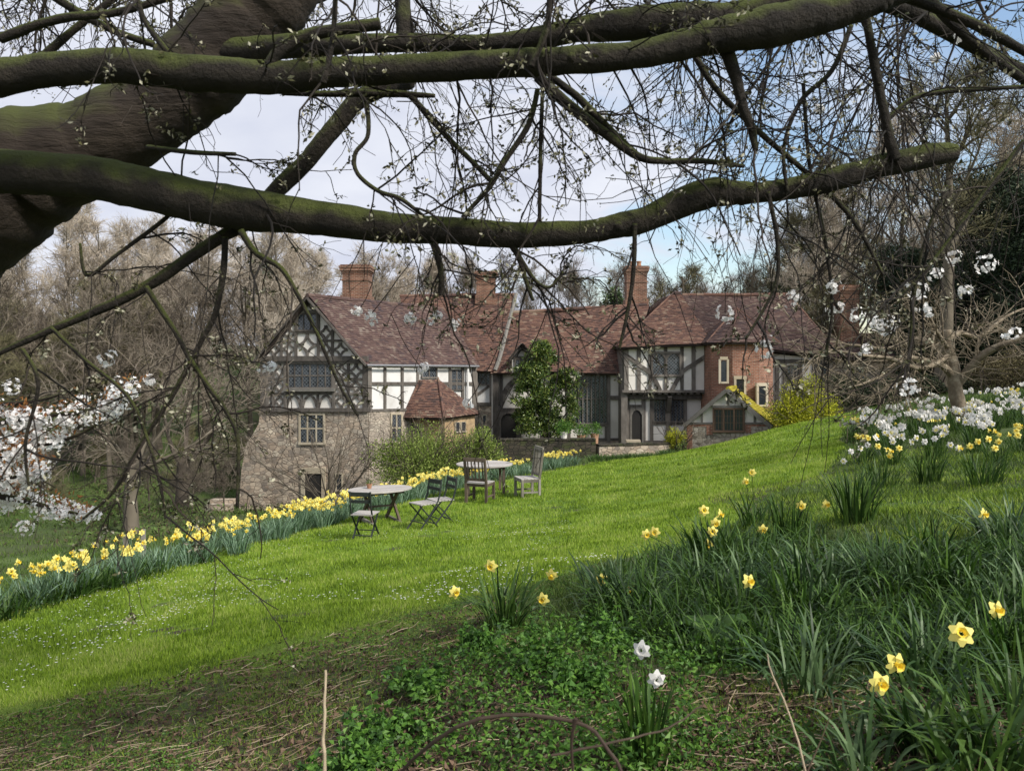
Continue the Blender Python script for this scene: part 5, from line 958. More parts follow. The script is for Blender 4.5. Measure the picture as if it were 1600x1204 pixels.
# broad wrinkled leaves in the bed
c = G(1120, 1010, 4.45); o = wthing('broad_leaved_plant', 'plant with broad drooping grey green leaves among the strap leaves', 'plant', c)
for az, ln, li in ((2.6, .27, .14), (.4, .25, .17), (3.6, .2, .1), (5.0, .15, .1), (1.6, .22, .13)):
    mb = MB(); K = 9; t = np.linspace(0, 1, K); w = .075*np.sin(np.pi*np.clip(t*.9+.08, 0, 1))**.7; r = t*ln; z = li*np.sin(t*2.0)*.9-t*t*.12+.08; rows = []
    for j in range(5):
        s = (j-2)/2; rows.append(np.stack([c[0]+r*math.cos(az)-s*w*math.sin(az), c[1]+r*math.sin(az)+s*w*math.cos(az), c[2]+z-.03*s*s+RNG.normal(size=K)*.011], 1))
    g_ = np.stack(rows, 1); i = np.arange(K-1)[:, None]*5+np.arange(4)[None]; mb.add(g_.reshape(-1, 3), np.stack([i, i+1, i+6, i+5], -1).reshape(-1, 4), np.full((K-1)*4, .55)); mb.tubes([c, c+[r[0]*.5, 0, z[0]*.6], g_[1, 2]], [.006, .005, .004], 5, rnd=.4); mk('leaf', mb, MT['daff_leaf'], o, smooth=True)
# ------------------------------------------------------------------ ground cover (stuff)
MT['mossy'] = mat('mossy_turf', [(.04, .06, .010), (.075, .12, .016), (.13, .18, .03), (.18, .20, .07)], 1.6, .8, attr=.35, transl=.25, span=.2)
def scatter(n, y0, y1, xr=.74, power=1.0):
    y = np.exp(RNG.uniform(math.log(y0), math.log(y1), n)); x = y*RNG.uniform(-xr, xr, n); return x, y
def blades(x, y, hgt, wid, name, m, lean=.6, kind='stuff'):
    z = H(x, y); n = len(x); a = RNG.uniform(0, 6.283, n); l_ = RNG.uniform(0, lean, n)*hgt; b = np.stack([x, y, z-.005], 1); f = RNG.uniform(0, 6.283, n); s = np.stack([np.cos(f), np.sin(f), f*0], 1)*wid[:, None]*.5
    t = b+np.stack([np.cos(a)*l_, np.sin(a)*l_, hgt], 1); mb = MB(); mb.quads(np.stack([b-s, b+s, t], 1)); o = mk(name, mb, MT[m]); return tag(o, kind=kind)
x, y = scatter(560000, 4.5, 34); ok = lawn_mask(x, y) & ((RNG.random(len(x)) < .25+(y-edge_y(x))/.9) | (y > 12)) & (RNG.random(len(x)) > .85*divot(x, y)); x, y = x[ok], y[ok]; n = len(x); pn = .5+.5*np.sin(x*1.9+np.sin(y*2.3)*2)*np.sin(y*1.6+x)
blades(x, y, (.028+.0014*y+.014*pn)*RNG.uniform(.5, 1.3, n), .0035+.00085*y, 'lawn_grass', 'grass')
# rough grass on the banks, tufty
x, y = scatter(420000, 2.6, 40, 1.25); ok = ~inpoly(x, y, LAWN) & ~inpoly(x, y, SOIL) & (np.sin(x*2.2+y)+np.sin(y*1.7-x*.8)+RNG.normal(size=len(x))*.9 > -.6); x, y = x[ok], y[ok]; n = len(x)
blades(x, y, (.035+.003*y)*RNG.uniform(.4, 1.5, n), .004+.0011*y, 'bank_grass', 'bankgrass', .9)
x, y = scatter(330000, 3.2, 8); ok = (y < edge_y(x)+.4) & (x < 1.0) & (RNG.random(len(x)) < .9*np.exp(-(np.maximum(edge_y(x)-y, 0)/.95)**1.5)) & (np.sin(x*5+y*3)+np.sin(y*6-x*2)+RNG.normal(size=len(x)) > -.6); x, y = x[ok], y[ok]; blades(x, y, .028*RNG.uniform(.4, 1.5, len(x)), .0038+0*x, 'edge_grass', 'mossy', 1.3)
x, y = scatter(110000, 2.6, 7.5); ok = inpoly(x, y, SOIL) & (np.sin(x*3.2+y*1.3)+np.sin(y*2.7-x*1.8)+1.1*(y-4.1)+RNG.normal(size=len(x))*.9 > -.3); x, y = x[ok], y[ok]; blades(x, y, .03*RNG.uniform(.4, 1.4, len(x)), .0035+0*x, 'sparse_grass', 'grass', .9)
def cover(n, sel, size, hmax, name, m, y0=2.6, y1=12, asp=.6):
    x, y = scatter(n, y0, y1, .8); ok = sel(x, y); x, y = x[ok], y[ok]; z = H(x, y)+RNG.random(len(x))**1.5*hmax*(.4+.6*np.abs(np.sin(x*4+y*2.2))); d = nrm(RNG.normal(size=(len(x), 3))*[1, 1, .25]+[0, 0, .15]); mb = MB(); leaves(mb, np.stack([x, y, z], 1), d, size, asp, .3, .5); return tag(mk(name, mb, MT[m]), kind='stuff')
def near_region(poly, wob=.2):
    pl = np.array([P(*c)[:2] for c in poly])
    return lambda x, y: inpoly(x+wob*np.sin(y*5+x*3), y+wob*np.sin(x*4.3-y*2), pl)
turf = near_region([(1130, 850, 8), (1215, 770, 12), (1300, 690, 17), (1345, 700, 15), (1720, 730, 11), (1720, 860, 5.8), (1400, 880, 6.2)], .1)
x, y = scatter(240000, 4.8, 18, .8); ok = turf(x, y) & (np.sin(x*3+y*2)+np.sin(y*4-x)+RNG.normal(size=len(x)) > -1); x, y = x[ok], y[ok]; blades(x, y, .05*RNG.uniform(.4, 1.5, len(x)), .005+.0006*y, 'rough_turf', 'grass', .9)
weeds = near_region([(560, 1204, 3.2), (600, 1080, 3.9), (700, 990, 4.9), (960, 960, 5.2), (1150, 1060, 3.9), (1120, 1204, 2.9)])
cover(75000, weeds, .03, .20, 'ground_elder', 'weed')
near_e = lambda x, y: (y < edge_y(x)+.15) & (y > edge_y(x)-2.0) & (x < 1) & (np.sin(x*4+y*3)+np.sin(y*5-x*2.4)+RNG.normal(size=len(x))*.7 > .1)
cover(60000, near_e, .018, .03, 'creeping_weeds', 'mossy', 3.2, 8)
cover(130000, lambda x, y: ~inpoly(x, y, LAWN) & (np.sin(x*2.7+y*1.9)+np.sin(y*3.1-x*1.3)+RNG.normal(size=len(x))*.7 +1.2*np.sin(x*.9+2)*np.sin(y*1.3) > .35) & (x > -4), .018, .045, 'low_weeds', 'weed')
cover(30000, lambda x, y: inpoly(x, y, SOIL), .035, .012, 'leaf_litter', 'litter', 2.3, 7)
bedp = near_region([(930, 930, 5.6), (1010, 870, 7.0), (1180, 845, 7.4), (1320, 870, 6.2), (1700, 880, 5.4), (1700, 1010, 3.9), (1340, 1040, 3.9), (1200, 1090, 3.7), (1000, 1040, 4.3)])
x, y = scatter(120000, 3.3, 8); ok = bedp(x, y); x, y = x[ok][:8500], y[ok][:8500]; n = len(x); mb = MB(); strap(mb, np.stack([x, y, H(x, y)-.02], 1), RNG.uniform(0, 6.28, n), RNG.uniform(.12, .36, n), RNG.uniform(.006, .013, n), RNG.uniform(0, 1.0, n), RNG.uniform(.5, 2.3, n), 7); tag(mk('strap_leaves', mb, MT['blue_leaf'], smooth=True), kind='stuff')
x, y = scatter(40000, 2.5, 7); pr = inpoly(x, y, SOIL); x, y = x[pr][:2600], y[pr][:2600]; n = len(x); a = RNG.normal(size=n)*.7+.3; L_ = RNG.uniform(.02, .22, n); z = H(x, y)+RNG.uniform(.002, .03, n); A = np.stack([x, y, z], 1); B = np.stack([x+np.cos(a)*L_, y+np.sin(a)*L_, H(x+np.cos(a)*L_, y+np.sin(a)*L_)+RNG.uniform(.002, .03, n)], 1); mb = MB(); mb.tubes(np.stack([A, (A+B)/2+RNG.normal(size=(n, 3))*.006, B], 1), np.full((n, 3), 1)*RNG.uniform(.0008, .0025, (n, 1)), 3); tag(mk('dead_stalks', mb, MT['straw']), kind='stuff')
x = RNG.uniform(-32, -6, 60000); y = RNG.uniform(18, 52, 60000); ok = (np.abs(x/y) < .78) & (x/y < -.26) & (np.sin(x*.9+y*.5)+np.sin(y*.8-x*.6)+RNG.normal(size=len(x))*.6 > .2); x, y = x[ok], y[ok]; mb = MB(); leaves(mb, np.stack([x, y, H(x, y)+RNG.random(len(x))**2*.35], 1), RNG.normal(size=(len(x), 3)), .13, .5); MT['scrub'] = mat('bank_scrub', [(.05, .04, .022), (.07, .08, .025), (.08, .13, .03)], .6, .9, attr=.5, span=.2); tag(mk('bank_undergrowth', mb, MT['scrub']), kind='stuff')
# daisies
x, y = scatter(9000, 5.6, 17, .72); ok = lawn_mask(x, y, .1) & (x < 1.0) & (np.sin(x*1.3+1)+np.sin(y*1.1+x*.7)+RNG.normal(size=len(x))*.5-(x+2)*.22+.9*np.sin(x*3.1+y)*np.sin(y*2.3-x) > .35); x, y = x[ok][:1500], y[ok][:1500]; n = len(x); mb = MB(); c = np.stack([x, y, H(x, y)+.045], 1); a = np.arange(6)*math.pi/3; r_ = RNG.uniform(.006, .011, n)
mb.quads(c[:, None]+np.stack([np.cos(a), np.sin(a), a*0], 1)[None]*r_[:, None, None]); tag(mk('daisies', mb, MT['petal_white']), kind='stuff')
# a few loose things on the soil
def stick(name, label, pts, r0, r1, m='straw', cat='stick', br=()):
    o = wthing(name, label, cat, pts[0]); mb = MB(); n = 20; mb.tubes(spline(pts, n)+np.cumsum(RNG.normal(size=(n, 3))*.0015, 0), np.linspace(r0, r1, n), 7, cap=True, lump=.06, rnd=.8); mk('stem' if br else name, mb, MT[m], o)
    for q in br: mb = MB(); mb.tubes(spline(q, 12), np.linspace(r1*1.3, r1*.6, 12), 6, cap=True); mk('side_shoot', mb, MT[m], o)
    return o
g0 = P(500, 1330, 1.6); stick('dead_stem', 'thin pale dead stem standing upright in the bottom foreground', [g0*[1, 1, 1], P(504, 1204, 1.6), P(506, 1120, 1.6), P(512, 1042, 1.62)], .0045, .0022)
MT['bramble'] = mat('bramble_cane', [(.025, .014, .010), (.045, .028, .02), (.07, .05, .035)], 9, .8, attr=.3)
stick('bramble_cane', 'arching brown bramble cane along the bottom edge with short side shoots', [P(560, 1290, 1.7), P(640, 1190, 1.6), P(730, 1125, 1.52), P(830, 1112, 1.5), P(910, 1125, 1.48), P(945, 1160, 1.46), P(975, 1215, 1.44), P(990, 1300, 1.44)], .004, .0035, 'bramble', 'bramble', [[P(900, 1122, 1.48), P(893, 1160, 1.48), P(897, 1230, 1.48)]])
stick('bramble_cane', 'long thin bramble cane slanting across the lower right foreground', [P(860, 1180, 1.6), P(960, 1155, 1.6), P(1040, 1135, 1.62), P(1100, 1095, 1.65)], .0028, .0016, 'bramble', 'bramble')
stick('bare_twig', 'grey forked twig rising from the soil at lower right', [P(1270, 1300, 2.0), P(1262, 1204, 2.0), P(1240, 1120, 2.02), P(1215, 1060, 2.05), P(1208, 1025, 2.06)], .0035, .0016, 'straw', 'stick', [[P(1262, 1204, 2.0), P(1285, 1150, 2.0), P(1300, 1110, 2.0)]])
for u, v, Y, lab in ((196, 858, 13.2, 'short wooden stake just behind the border row, left one of the pair'), (224, 852, 13.6, 'short wooden stake just behind the border row, right one of the pair')):
    c = G(u, v, Y); o = wthing('wooden_stake', lab, 'stake', c); mb = MB(); mb.box(c+[0, 0, .2], (.06, .06, .62)); mk('stake', mb, MT['teak'], o)
# ------------------------------------------------------------------ the big cherry whose limbs frame the view
def blossom_mesh(mb, c, n, rad, s=.017):
    """a ball of five petalled flowers facing outward"""
    d = nrm(RNG.normal(size=(n, 3))); p = np.asarray(c)+d*rad*RNG.uniform(.6, 1, (n, 1)); x = nrm(np.cross(d, RNG.normal(size=(n, 3)))); y = np.cross(d, x); r = RNG.random(n)
    for i in range(5):
        a = i*1.2566+r*6; e = x*np.cos(a)[:, None]+y*np.sin(a)[:, None]; f = -x*np.sin(a)[:, None]+y*np.cos(a)[:, None]; sz = s*RNG.uniform(.85, 1.15, (n, 1))
        mb.quads(np.stack([p, p+e*sz*.6+f*sz*.42+d*sz*.15, p+e*sz+d*sz*.35, p+e*sz*.6-f*sz*.42+d*sz*.15], 1), r)
ch = wthing('cherry_tree', 'huge mossy old cherry tree whose dark limbs and drooping twigs frame the whole view', 'tree', (-4.2, 3.6, h1(-4.2, 3.6)))
def PL(pts, Y):     # (u, v[, dY]) along a limb
    return [P(q[0], q[1], Y+(q[2] if len(q) > 2 else 0)) for q in pts]
def climb(name, pts, Y, rpx, m='bark', n=90, sides=18, lump=.012, wig=.0035):
    mb = MB(); pp = np.array(PL(pts, Y)); q = spline(pp, n); t = np.linspace(0, len(rpx)-1, n); r = np.interp(t, range(len(rpx)), rpx)/F*q[:, 1]
    w = RNG.normal(size=(n, 3)); w = np.stack([np.convolve(w[:, i], np.ones(5)/5, 'same') for i in range(3)], 1); q2 = q+w*wig*(r[:, None]/.05)
    k = RNG.normal(size=n); k = np.convolve(k, np.ones(4)/4, 'same'); r = r*(1+.06*k); mb.tubes(q2, r, sides, cap=True, lump=lump, rnd=.5)
    # knots and collars
    for j in range(int(n/14) if m != 'bark_trunk' else 0):
        i = RNG.integers(3, n-3); d = nrm(RNG.normal(size=3)); c = q2[i]+d*r[i]*.75; mb.tubes([c-d*r[i]*.2, c+d*r[i]*.05, c+d*r[i]*.28, c+d*r[i]*.36], [r[i]*.6, r[i]*.5, r[i]*.3, r[i]*.08], 9, cap=True, rnd=.5)
    mk(name, mb, MT[m], ch, smooth=True); return q2, r
TY = 3.45
trunk_q, _ = climb('trunk', [(-560, 1500, .3), (-470, 1000, .25), (-330, 640, .15), (-190, 430, .05), (-60, 330), (45, 263), (145, 226), (245, 168), (306, 120), (384, 35), (440, -40), (520, -200)], TY, [150, 140, 132, 124, 106, 90, 71, 62, 68, 67, 66, 60], 'bark_trunk', 130, 40, .008, .0008)
climb('limb', [(-160, 190, .3), (-40, 200, .1), (40, 210, -.05), (100, 232)], TY-.02, [26, 24, 22, 20], 'bark_trunk', 40, 16, .01, .001)
climb('limb', [(-330, 420, .5), (-220, 300, .2), (-100, 262, .05), (0, 268), (100, 275), (200, 290), (300, 311), (400, 329), (500, 341), (600, 354), (700, 361), (800, 366), (900, 363), (960, 354), (1020, 338), (1100, 304), (1140, 300), (1184, 301), (1240, 293), (1300, 281), (1350, 266), (1400, 254), (1460, 242), (1494, 238)], 3.0, [60, 50, 38, 34, 33, 34, 33, 33, 26, 24, 22, 21, 19, 19, 20, 24, 20, 16, 17, 19, 17, 18, 18, 13], n=170)
qA = spline(np.array(PL([(200, 290), (300, 311), (400, 329), (500, 341), (600, 354), (700, 361), (800, 366), (900, 363), (1020, 338), (1100, 304), (1184, 301), (1300, 281), (1400, 254)], 3.0)), 40)
climb('limb', [(-330, 380, .7), (-200, 180, .3), (-80, 140, .05), (0, 122), (100, 107), (200, 104), (300, 113), (400, 121), (500, 115), (600, 108), (760, 101), (880, 95), (1000, 85), (1080, 68), (1120, 56), (1200, 42), (1280, 25), (1360, 2), (1450, -40), (1560, -110)], 2.75, [55, 40, 30, 27, 26, 26, 27, 27, 23, 22, 22, 21, 21, 23, 27, 31, 28, 25, 22, 18], n=170)
qB = spline(np.array(PL([(0, 122), (100, 107), (200, 104), (300, 113), (400, 121), (600, 108), (760, 101), (880, 95), (1000, 85), (1120, 56), (1200, 42), (1280, 25), (1360, 2)], 2.75)), 40)
climb('limb', [(330, 90, .35), (420, 76, .2), (520, 70, .05), (650, 67), (760, 68), (840, 58), (920, 44), (1000, 36), (1080, 28), (1150, 22), (1230, -5), (1330, -60)], 3.05, [30, 20, 15, 14, 13, 16, 20, 26, 22, 20, 20, 18])
qC = spline(np.array(PL([(520, 70), (650, 67), (760, 68), (840, 58), (920, 44), (1000, 36), (1080, 28), (1230, -5)], 3.05)), 30)
climb('limb', [(416, 112), (430, 88), (455, 68), (490, 54), (540, 45), (594, 37)], 2.72, [8, 10, 11, 10, 9, 9], n=30, sides=12)
sec = []
def sbr(pts, Y, r, n=40): q, _ = climb('branch', pts, Y, r, n=n, sides=9, wig=.004); sec.append(spline(q, 14)); return q
sbr([(640, 128, .1), (600, 138), (560, 156), (530, 190), (500, 226), (470, 262), (430, 300), (405, 330), (385, 348), (350, 368), (300, 400), (250, 435), (190, 468), (140, 490), (70, 520), (-20, 560)], 3.1, [12, 13, 14, 14, 14, 14, 14, 13, 12, 10, 9.5, 9, 8, 7, 5.5, 4], 80)
sbr([(440, 146), (500, 147), (560, 146), (620, 147), (680, 150)], 2.9, [3, 5, 6, 6, 3])
sbr([(625, -60), (628, 0), (632, 62)], 3.05, [13, 12, 14], 24)
sbr([(840, 120), (870, 148), (905, 178), (950, 212), (1000, 246), (1040, 252), (1100, 252), (1163, 260)], 2.9, [9, 9, 8.5, 8, 6.5, 5, 4.5, 3])
sbr([(860, 120), (900, 150), (940, 190), (1003, 250)], 2.95, [6, 6, 6, 5])
sbr([(1135, 75), (1150, 120), (1160, 165), (1174, 200), (1181, 236)], 2.8, [13, 9, 8, 7, 4], 26)
sbr([(1352, 20), (1362, 80), (1378, 160), (1392, 225), (1400, 250)], 2.95, [6, 7, 7, 8, 9], 30)
sbr([(1400, -10), (1460, 12), (1530, 42), (1600, 80), (1680, 120)], 2.9, [8, 8, 8, 7, 6])
sbr([(1440, -20), (1480, 30), (1530, 75), (1590, 118), (1680, 180)], 3.1, [8, 8, 7.5, 7, 5])
sbr([(1388, 186), (1420, 158), (1460, 145), (1530, 140), (1620, 134)], 2.98, [4, 4, 4, 3.5, 3])
sbr([(642, 150), (668, 180), (700, 215), (735, 250), (770, 286)], 2.9, [5, 5, 4.5, 4, 4])
sbr([(840, 140), (826, 195), (790, 250), (765, 292), (722, 340)], 2.85, [4, 4.5, 4.5, 4, 3])
sbr([(848, 140), (845, 220), (843, 346)], 2.9, [3, 3.5, 3])
sbr([(573, 160), (575, 212), (555, 240), (558, 270), (590, 298), (625, 310), (660, 336)], 2.8, [4, 3.5, 3.5, 3.5, 3.5, 3.5, 3])
sbr([(800, 383), (812, 405), (822, 440), (833, 470)], 3.0, [6, 5, 3.5, 2.5], 24)
sbr([(812, 402), (838, 440), (860, 448), (880, 425)], 3.0, [4, 3, 2.5, 2], 20)
sbr([(678, 380), (688, 420), (690, 462)], 2.98, [7, 5, 5], 20)
sbr([(992, 350), (990, 420), (982, 480), (968, 545)], 2.95, [4, 3.5, 3, 2])
sbr([(352, 370), (348, 430), (336, 490), (316, 530), (300, 562)], 3.05, [5, 5, 4.5, 4, 3.5])
sbr([(376, 360), (400, 395), (440, 420), (470, 470), (495, 520), (530, 600), (560, 650)], 2.9, [5, 5, 4, 3.5, 3, 2.5, 2])
sbr([(228, 448), (250, 482), (275, 520), (298, 562), (330, 610), (352, 640), (372, 690), (370, 790)], 3.0, [4.5, 4.5, 4, 4, 4, 3.5, 3, 2])
sbr([(298, 565), (268, 620), (235, 670), (205, 720), (175, 770), (130, 810)], 3.0, [4, 4, 3.5, 3.5, 3, 2])
sbr([(80, 512), (130, 560), (200, 620), (235, 700), (255, 780), (258, 810)], 2.95, [3, 3, 3, 2.5, 2, 1.5])
sbr([(35, 545), (60, 600), (40, 690), (45, 760)], 2.8, [3, 3, 2.5, 2])
sbr([(125, 380), (136, 430), (180, 400), (260, 340), (300, 300)], 3.05, [2, 3, 3, 3.5, 4])
sbr([(1085, 85), (1120, 140), (1190, 210), (1260, 270), (1330, 340), (1380, 430)], 3.0, [5, 5, 4.5, 4, 3.5, 2.5])
sbr([(1200, 300), (1215, 380), (1210, 450), (1165, 530)], 2.95, [3.5, 3.5, 3, 2])
sbr([(1330, 40), (1300, 110), (1250, 160), (1225, 230), (1230, 300)], 2.95, [4, 4, 3.5, 3, 2.5])
sbr([(1600, 220), (1540, 300), (1480, 380), (1440, 430), (1400, 470)], 2.9, [4, 4, 3.5, 3, 2])
sbr([(1480, 290), (1450, 360), (1430, 450), (1420, 560), (1414, 590)], 2.95, [2.5, 2.5, 2.5, 2, 1.5])
sbr([(1255, 130), (1265, 260), (1290, 380), (1300, 480), (1290, 560)], 3.1, [3, 3, 3, 2.5, 2])
sbr([(0, 60), (90, 30), (180, 20), (290, -10)], 3.6, [8, 7, 6, 5]); sbr([(60, -20), (160, 40), (240, 70)], 3.8, [7, 6, 5]); sbr([(-20, 150), (30, 120), (100, 60), (200, -20)], 3.9, [7, 7, 6, 5])
sbr([(210, -30), (225, 30), (265, 85)], 2.75, [4, 4, 5]); sbr([(525, -30), (520, 60), (505, 130)], 2.6, [4, 4, 5]); sbr([(860, -30), (855, 40), (830, 105)], 2.65, [5, 5, 5]); sbr([(230, 230, -.2), (300, 238, -.3), (368, 241, -.35)], 3.2, [4, 4, 3], 20)
TW, TB, TL = MB(), MB(), MB()
allb = np.stack(sec)
def visible_dir(S, D): return D
def add_twigs(P0, m, L_lo, L_hi, r0, droop, sub=(5, 3), a=(.4, 1.3), t0=.1):
    S, D, ix, t = spawn(P0, m, a[0], a[1], t0, 1); D[:, 1] *= .75; L1 = RNG.uniform(L_lo, L_hi, len(S)); b = grow(S, D, L1, 10, .15, droop); TW.tubes(b, np.full((len(b), 1), r0)*np.linspace(1, .45, 10)*RNG.uniform(.7, 1.3, (len(b), 1)), 5)
    S, D, ix, t = spawn(b, sub[0], .35, 1.1, .15); L2 = L1[ix]*RNG.uniform(.2, .6, len(ix)); b2 = grow(S, D, L2, 7, .18, droop*.8); TW.tubes(b2, np.full((len(b2), 1), r0*.45)*np.linspace(1, .6, 7), 4)
    S, D, ix, t = spawn(b2, sub[1], .3, 1.1, .2); b3 = grow(S, D, L2[ix]*RNG.uniform(.15, .5, len(ix)), 4, .2, droop*.5); TW.tubes(b3, np.full((len(b3), 1), r0*.28)*np.linspace(1, .7, 4), 3)
    return b, b2, b3
def buds(bs, frac, n, size, mb):
    for b in bs:
        k = RNG.random(b.shape[:2]) < frac; p = b[k]
        if len(p) == 0: continue
        p = np.repeat(p, n, 0)+RNG.normal(size=(len(p)*n, 3))*size*.35; leaves(mb, p, nrm(RNG.normal(size=p.shape)), size, .5, .3)
# sprays from the traced branches
g1 = add_twigs(allb, 6, .2, .6, .0042, -.05, (4, 2)); buds(g1[1:], .12, 5, .02, TB)
# sprays from the main limbs, mostly hanging
g2 = add_twigs(qA[None], 11, .25, .7, .0042, -.10, (3, 2), (.9, 1.6)); buds(g2[1:], .13, 5, .02, TB)
g3 = add_twigs(qB[None], 26, .3, .75, .0044, -.08, (4, 3), (.9, 1.6)); buds(g3[1:], .13, 5, .02, TB)
g4 = add_twigs(qC[None], 18, .35, 1.0, .0042, -.07, (4, 3), (.9, 1.6)); buds(g4[1:], .13, 5, .02, TB)
# the rest of the crown: thinner boughs coming down from above, farther out
n = 66; u = np.concatenate([RNG.uniform(-60, 460, 22), RNG.uniform(460, 1100, 18), RNG.uniform(1080, 1680, 26)]); Y = RNG.uniform(3.4, 6.6, n); v = RNG.uniform(-190, 10, n)
S = np.array([P(a, b, c) for a, b, c in zip(u, v, Y)]); D = nrm(np.stack([RNG.normal(size=n)*.7, RNG.normal(size=n)*.3, -RNG.uniform(.4, 1.1, n)], 1)); drop = np.interp(u, [-60, 250, 460, 700, 1100, 1200, 1680], [.26, .30, .36, .36, .42, .66, .85]); Lb = drop*Y*RNG.uniform(.30, .62, n)
cb = grow(S, D, Lb, 12, .10, -.01); rb_ = RNG.uniform(.005, .011, (n, 1))*np.linspace(1, .4, 12)*(Y[:, None]/4.5)
for i in range(n): hb = MB(); hb.tubes(cb[i:i+1], rb_[i:i+1], 6); mk('bough', hb, MT['twig'], ch, smooth=True)
# hidden part of the crown above the frame that carries them
up = grow(np.repeat([trunk_q[-1]], 9, 0), nrm(RNG.normal(size=(9, 3))*[1, .6, .2]+[.8, .3, .3]), np.full(9, 4.5), 9, .08, .0); 
for i in range(9): ub = MB(); ub.tubes(up[i:i+1], np.full((1, 1), .07)*np.linspace(1, .3, 9), 8); mk('bough', ub, MT['bark'], ch, smooth=True)
S, D, ix, t = spawn(cb, 9, .3, 1.1, .1); L1 = Lb[ix]*RNG.uniform(.25, .7, len(ix)); b1 = grow(S, D, L1, 8, .14, -.04); TW.tubes(b1, np.full((len(b1), 1), .0036)*np.linspace(1, .5, 8)*RNG.uniform(.7, 1.4, (len(b1), 1)), 4)
S, D, ix, t = spawn(b1, 4, .3, 1.1, .15); L2 = np.minimum(L1[ix]*RNG.uniform(.2, .6, len(ix)), .5); b2 = grow(S, D, L2, 6, .18, -.02); TW.tubes(b2, np.full((len(b2), 6), .0019), 3); buds((b1, b2), .14, 4, .02, TB)
# fine whips hanging across the lower left
n = 26; S = allb[RNG.integers(0, len(allb), n), RNG.integers(3, 13, n)]; Dn = nrm(np.stack([RNG.normal(size=n)*.35, RNG.normal(size=n)*.2, -np.ones(n)], 1)); w_ = grow(S, Dn, RNG.uniform(.4, 1.0, n), 10, .09, 0); TW.tubes(w_, np.full((n, 1), .0026)*np.linspace(1, .5, 10), 4)
mk('twigs', TW, MT['twig'], ch); mk('opening_buds', TB, MT['bud'], ch)
# opened blossom pompoms
for (uu, vv, s_) in [(1540, 413, 1.15), (1432, 452, 1.1), (1508, 455, .8), (1133, 490, 1.05), (1193, 547, 1.05), (1420, 605, 1.15), (1370, 505, .9), (1385, 510, 1.0), (1340, 490, .7), (1450, 485, .8), (1490, 400, .7), (1355, 545, .6), (1465, 425, .6), (660, 577, .6), (1160, 590, .0), (578, 493, .55), (640, 497, .6), (712, 505, .5), (683, 492, .45), (545, 118, .0), (280, 575, .0), (1500, 55, .5), (940, 180, .55), (820, 190, .5), (1280, 170, .5), (730, 630, .45), (560, 486, .4), (165, 562, .8), (235, 595, .45), (424, 573, .5), (1310, 480, .6), (1560, 595, .0), (1240, 465, .8), (1300, 450, .7), (1585, 520, .6), (1460, 90, .4), (1140, 300, .4)]:
    if s_ <= 0: continue
    Yb = RNG.uniform(3.0, 4.2); c = P(uu, vv, Yb); mb = MB(); blossom_mesh(mb, c, int(9+9*s_), .040*s_*Yb/3.2, .0115*Yb/3.2); blossom_mesh(mb, c+[RNG.normal()*.02, 0, RNG.normal()*.012], 5, .045*s_*Yb/3.2, .0105*Yb/3.2); mk('blossom_cluster', mb, MT['petal_cherry'], ch)
    q = grow([c+[0, 0, .0]], [[RNG.normal()*.5, .2, 1.]], np.array([.35]), 6, .12, .06); t_ = MB(); t_.tubes(q, np.full((1, 6), .0022), 4); mk('spur', t_, MT['twig'], ch)
# ------------------------------------------------------------------ second cherry in full bloom, reaching in from the left
wc = wthing('blossoming_cherry', 'cherry branches smothered in white blossom with coppery young leaves at the left edge', 'tree', (-7.6, 6.2, h1(-7.6, 6.2)))
tm = MB(); c0 = np.array(wc['_o']); tq = spline([c0-[0, 0, .3], c0+[.1, 0, 1.2], c0+[.3, .1, 2.2], c0+[.2, .2, 3.4]], 16); tm.tubes(tq, np.linspace(.17, .08, 16), 10)
BY = 6.2; arms = [[tuple(tq[9])] + [tuple(P(*q)) for q in pts] for pts in ([(-200, 640, BY), (-40, 660, BY), (60, 650, BY-.1), (140, 640, BY-.1), (205, 615, BY-.1)], [(-200, 700, BY), (-60, 720, BY+.1), (40, 700, BY), (120, 680, BY), (185, 640, BY)], [(-180, 760, BY), (-40, 770, BY-.1), (30, 780, BY-.2), (100, 798, BY-.2), (145, 806, BY-.2)], [(-160, 620, BY+.2), (-20, 630, BY+.1), (60, 625, BY+.1), (110, 610, BY)], [(-160, 720, BY), (-30, 740, BY-.2), (20, 745, BY-.3), (62, 735, BY-.3)])]
aq = [spline(np.array(a), 30) for a in arms]
for q in aq: tm.tubes(q, np.linspace(.05, .004, 30), 6)
mk('trunk', tm, MT['bark_trunk'], wc, smooth=True)
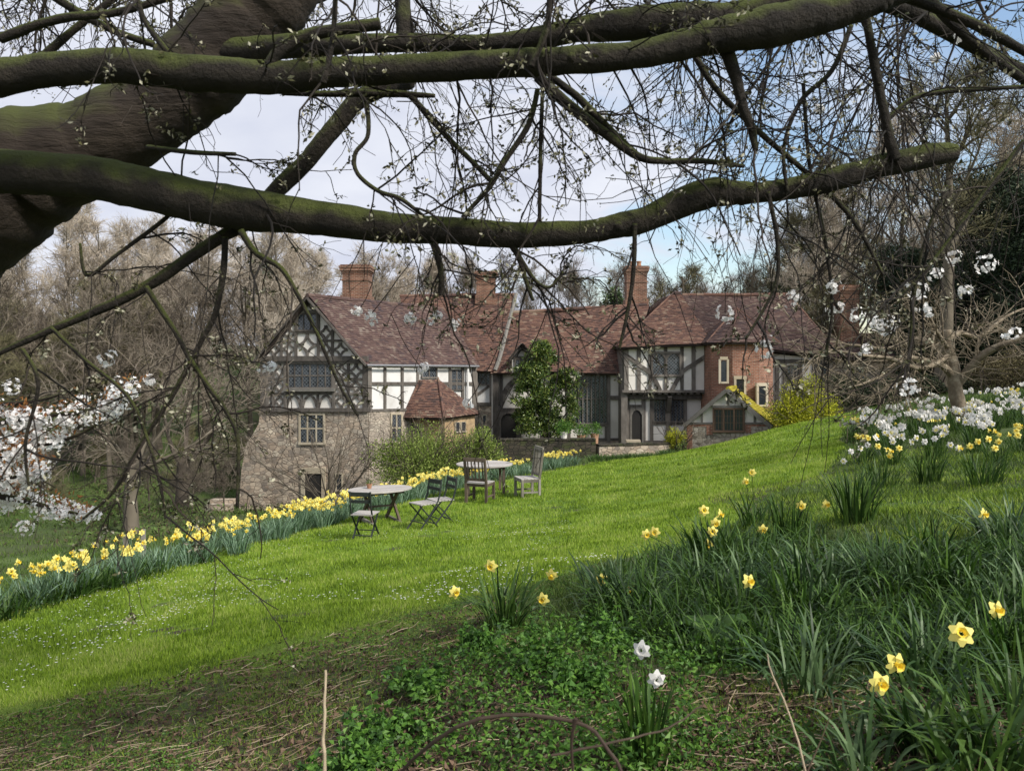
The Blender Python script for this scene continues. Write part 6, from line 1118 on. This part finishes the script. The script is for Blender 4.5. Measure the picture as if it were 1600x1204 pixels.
A_ = np.stack([spline(q[12:], 12) for q in aq]); S, D, ix, t = spawn(A_, 12, .4, 1.2, .1); br = grow(S, D, RNG.uniform(.1, .32, len(S)), 6, .12, .0); bm_ = MB(); bm_.tubes(br, np.full((len(br), 6), .0035), 4); mk('twigs', bm_, MT['twig'], wc)
pts = np.concatenate([A_.reshape(-1, 3), br.reshape(-1, 3)]); uu, vv = uvof(pts[:, 0], pts[:, 1], pts[:, 2]); zone = [(-80, 600), (20, 640), (60, 640), (130, 622), (175, 600), (212, 598), (205, 625), (175, 655), (120, 670), (80, 700), (70, 745), (30, 760), (80, 780), (152, 795), (150, 810), (90, 812), (40, 800), (-80, 800)]
ok = inpoly(uu, vv, zone); pts = pts[ok]; k = 0
zz_ = []
while len(zz_) < 420:
    a, b = RNG.uniform(-60, 215), RNG.uniform(598, 815)
    if inpoly(np.array([a]), np.array([b]), zone)[0]: zz_.append(P(a, b, BY+RNG.normal()*.15))
pts = np.concatenate([pts, np.array(zz_)]); RNG.shuffle(pts)
bigm = MB()
for c in pts[98:520]: blossom_mesh(bigm, c, RNG.integers(4, 11), RNG.uniform(.04, .08), RNG.uniform(.014, .02))
tag(mk('blossom_mass', bigm, MT['petal_cherry'], wc), kind='stuff')
for c in pts[:98]:
    mb = MB(); blossom_mesh(mb, c, RNG.integers(6, 12), RNG.uniform(.035, .065), .018); mk('blossom_cluster', mb, MT['petal_cherry'], wc)
mb = MB(); c = pts[RNG.integers(0, len(pts), 420)]; c = np.repeat(c+[0, 0, .05], 4, 0); leaves(mb, c+RNG.normal(size=c.shape)*.035, nrm(RNG.normal(size=c.shape)+[0, 0, .6]), .04, .4); mk('young_leaves', mb, MT['leaf_copper'], wc)
for uu_, vv_ in ((40, 825), (20, 605)):
    mb = MB(); blossom_mesh(mb, P(uu_, vv_, 6), 24, .07, .02); mk('blossom_cluster', mb, MT['petal_cherry'], wc)
# clear label leftovers
for o in col.objects:
    for k_ in ('_o', '_used'):
        if k_ in o.keys(): del o[k_]
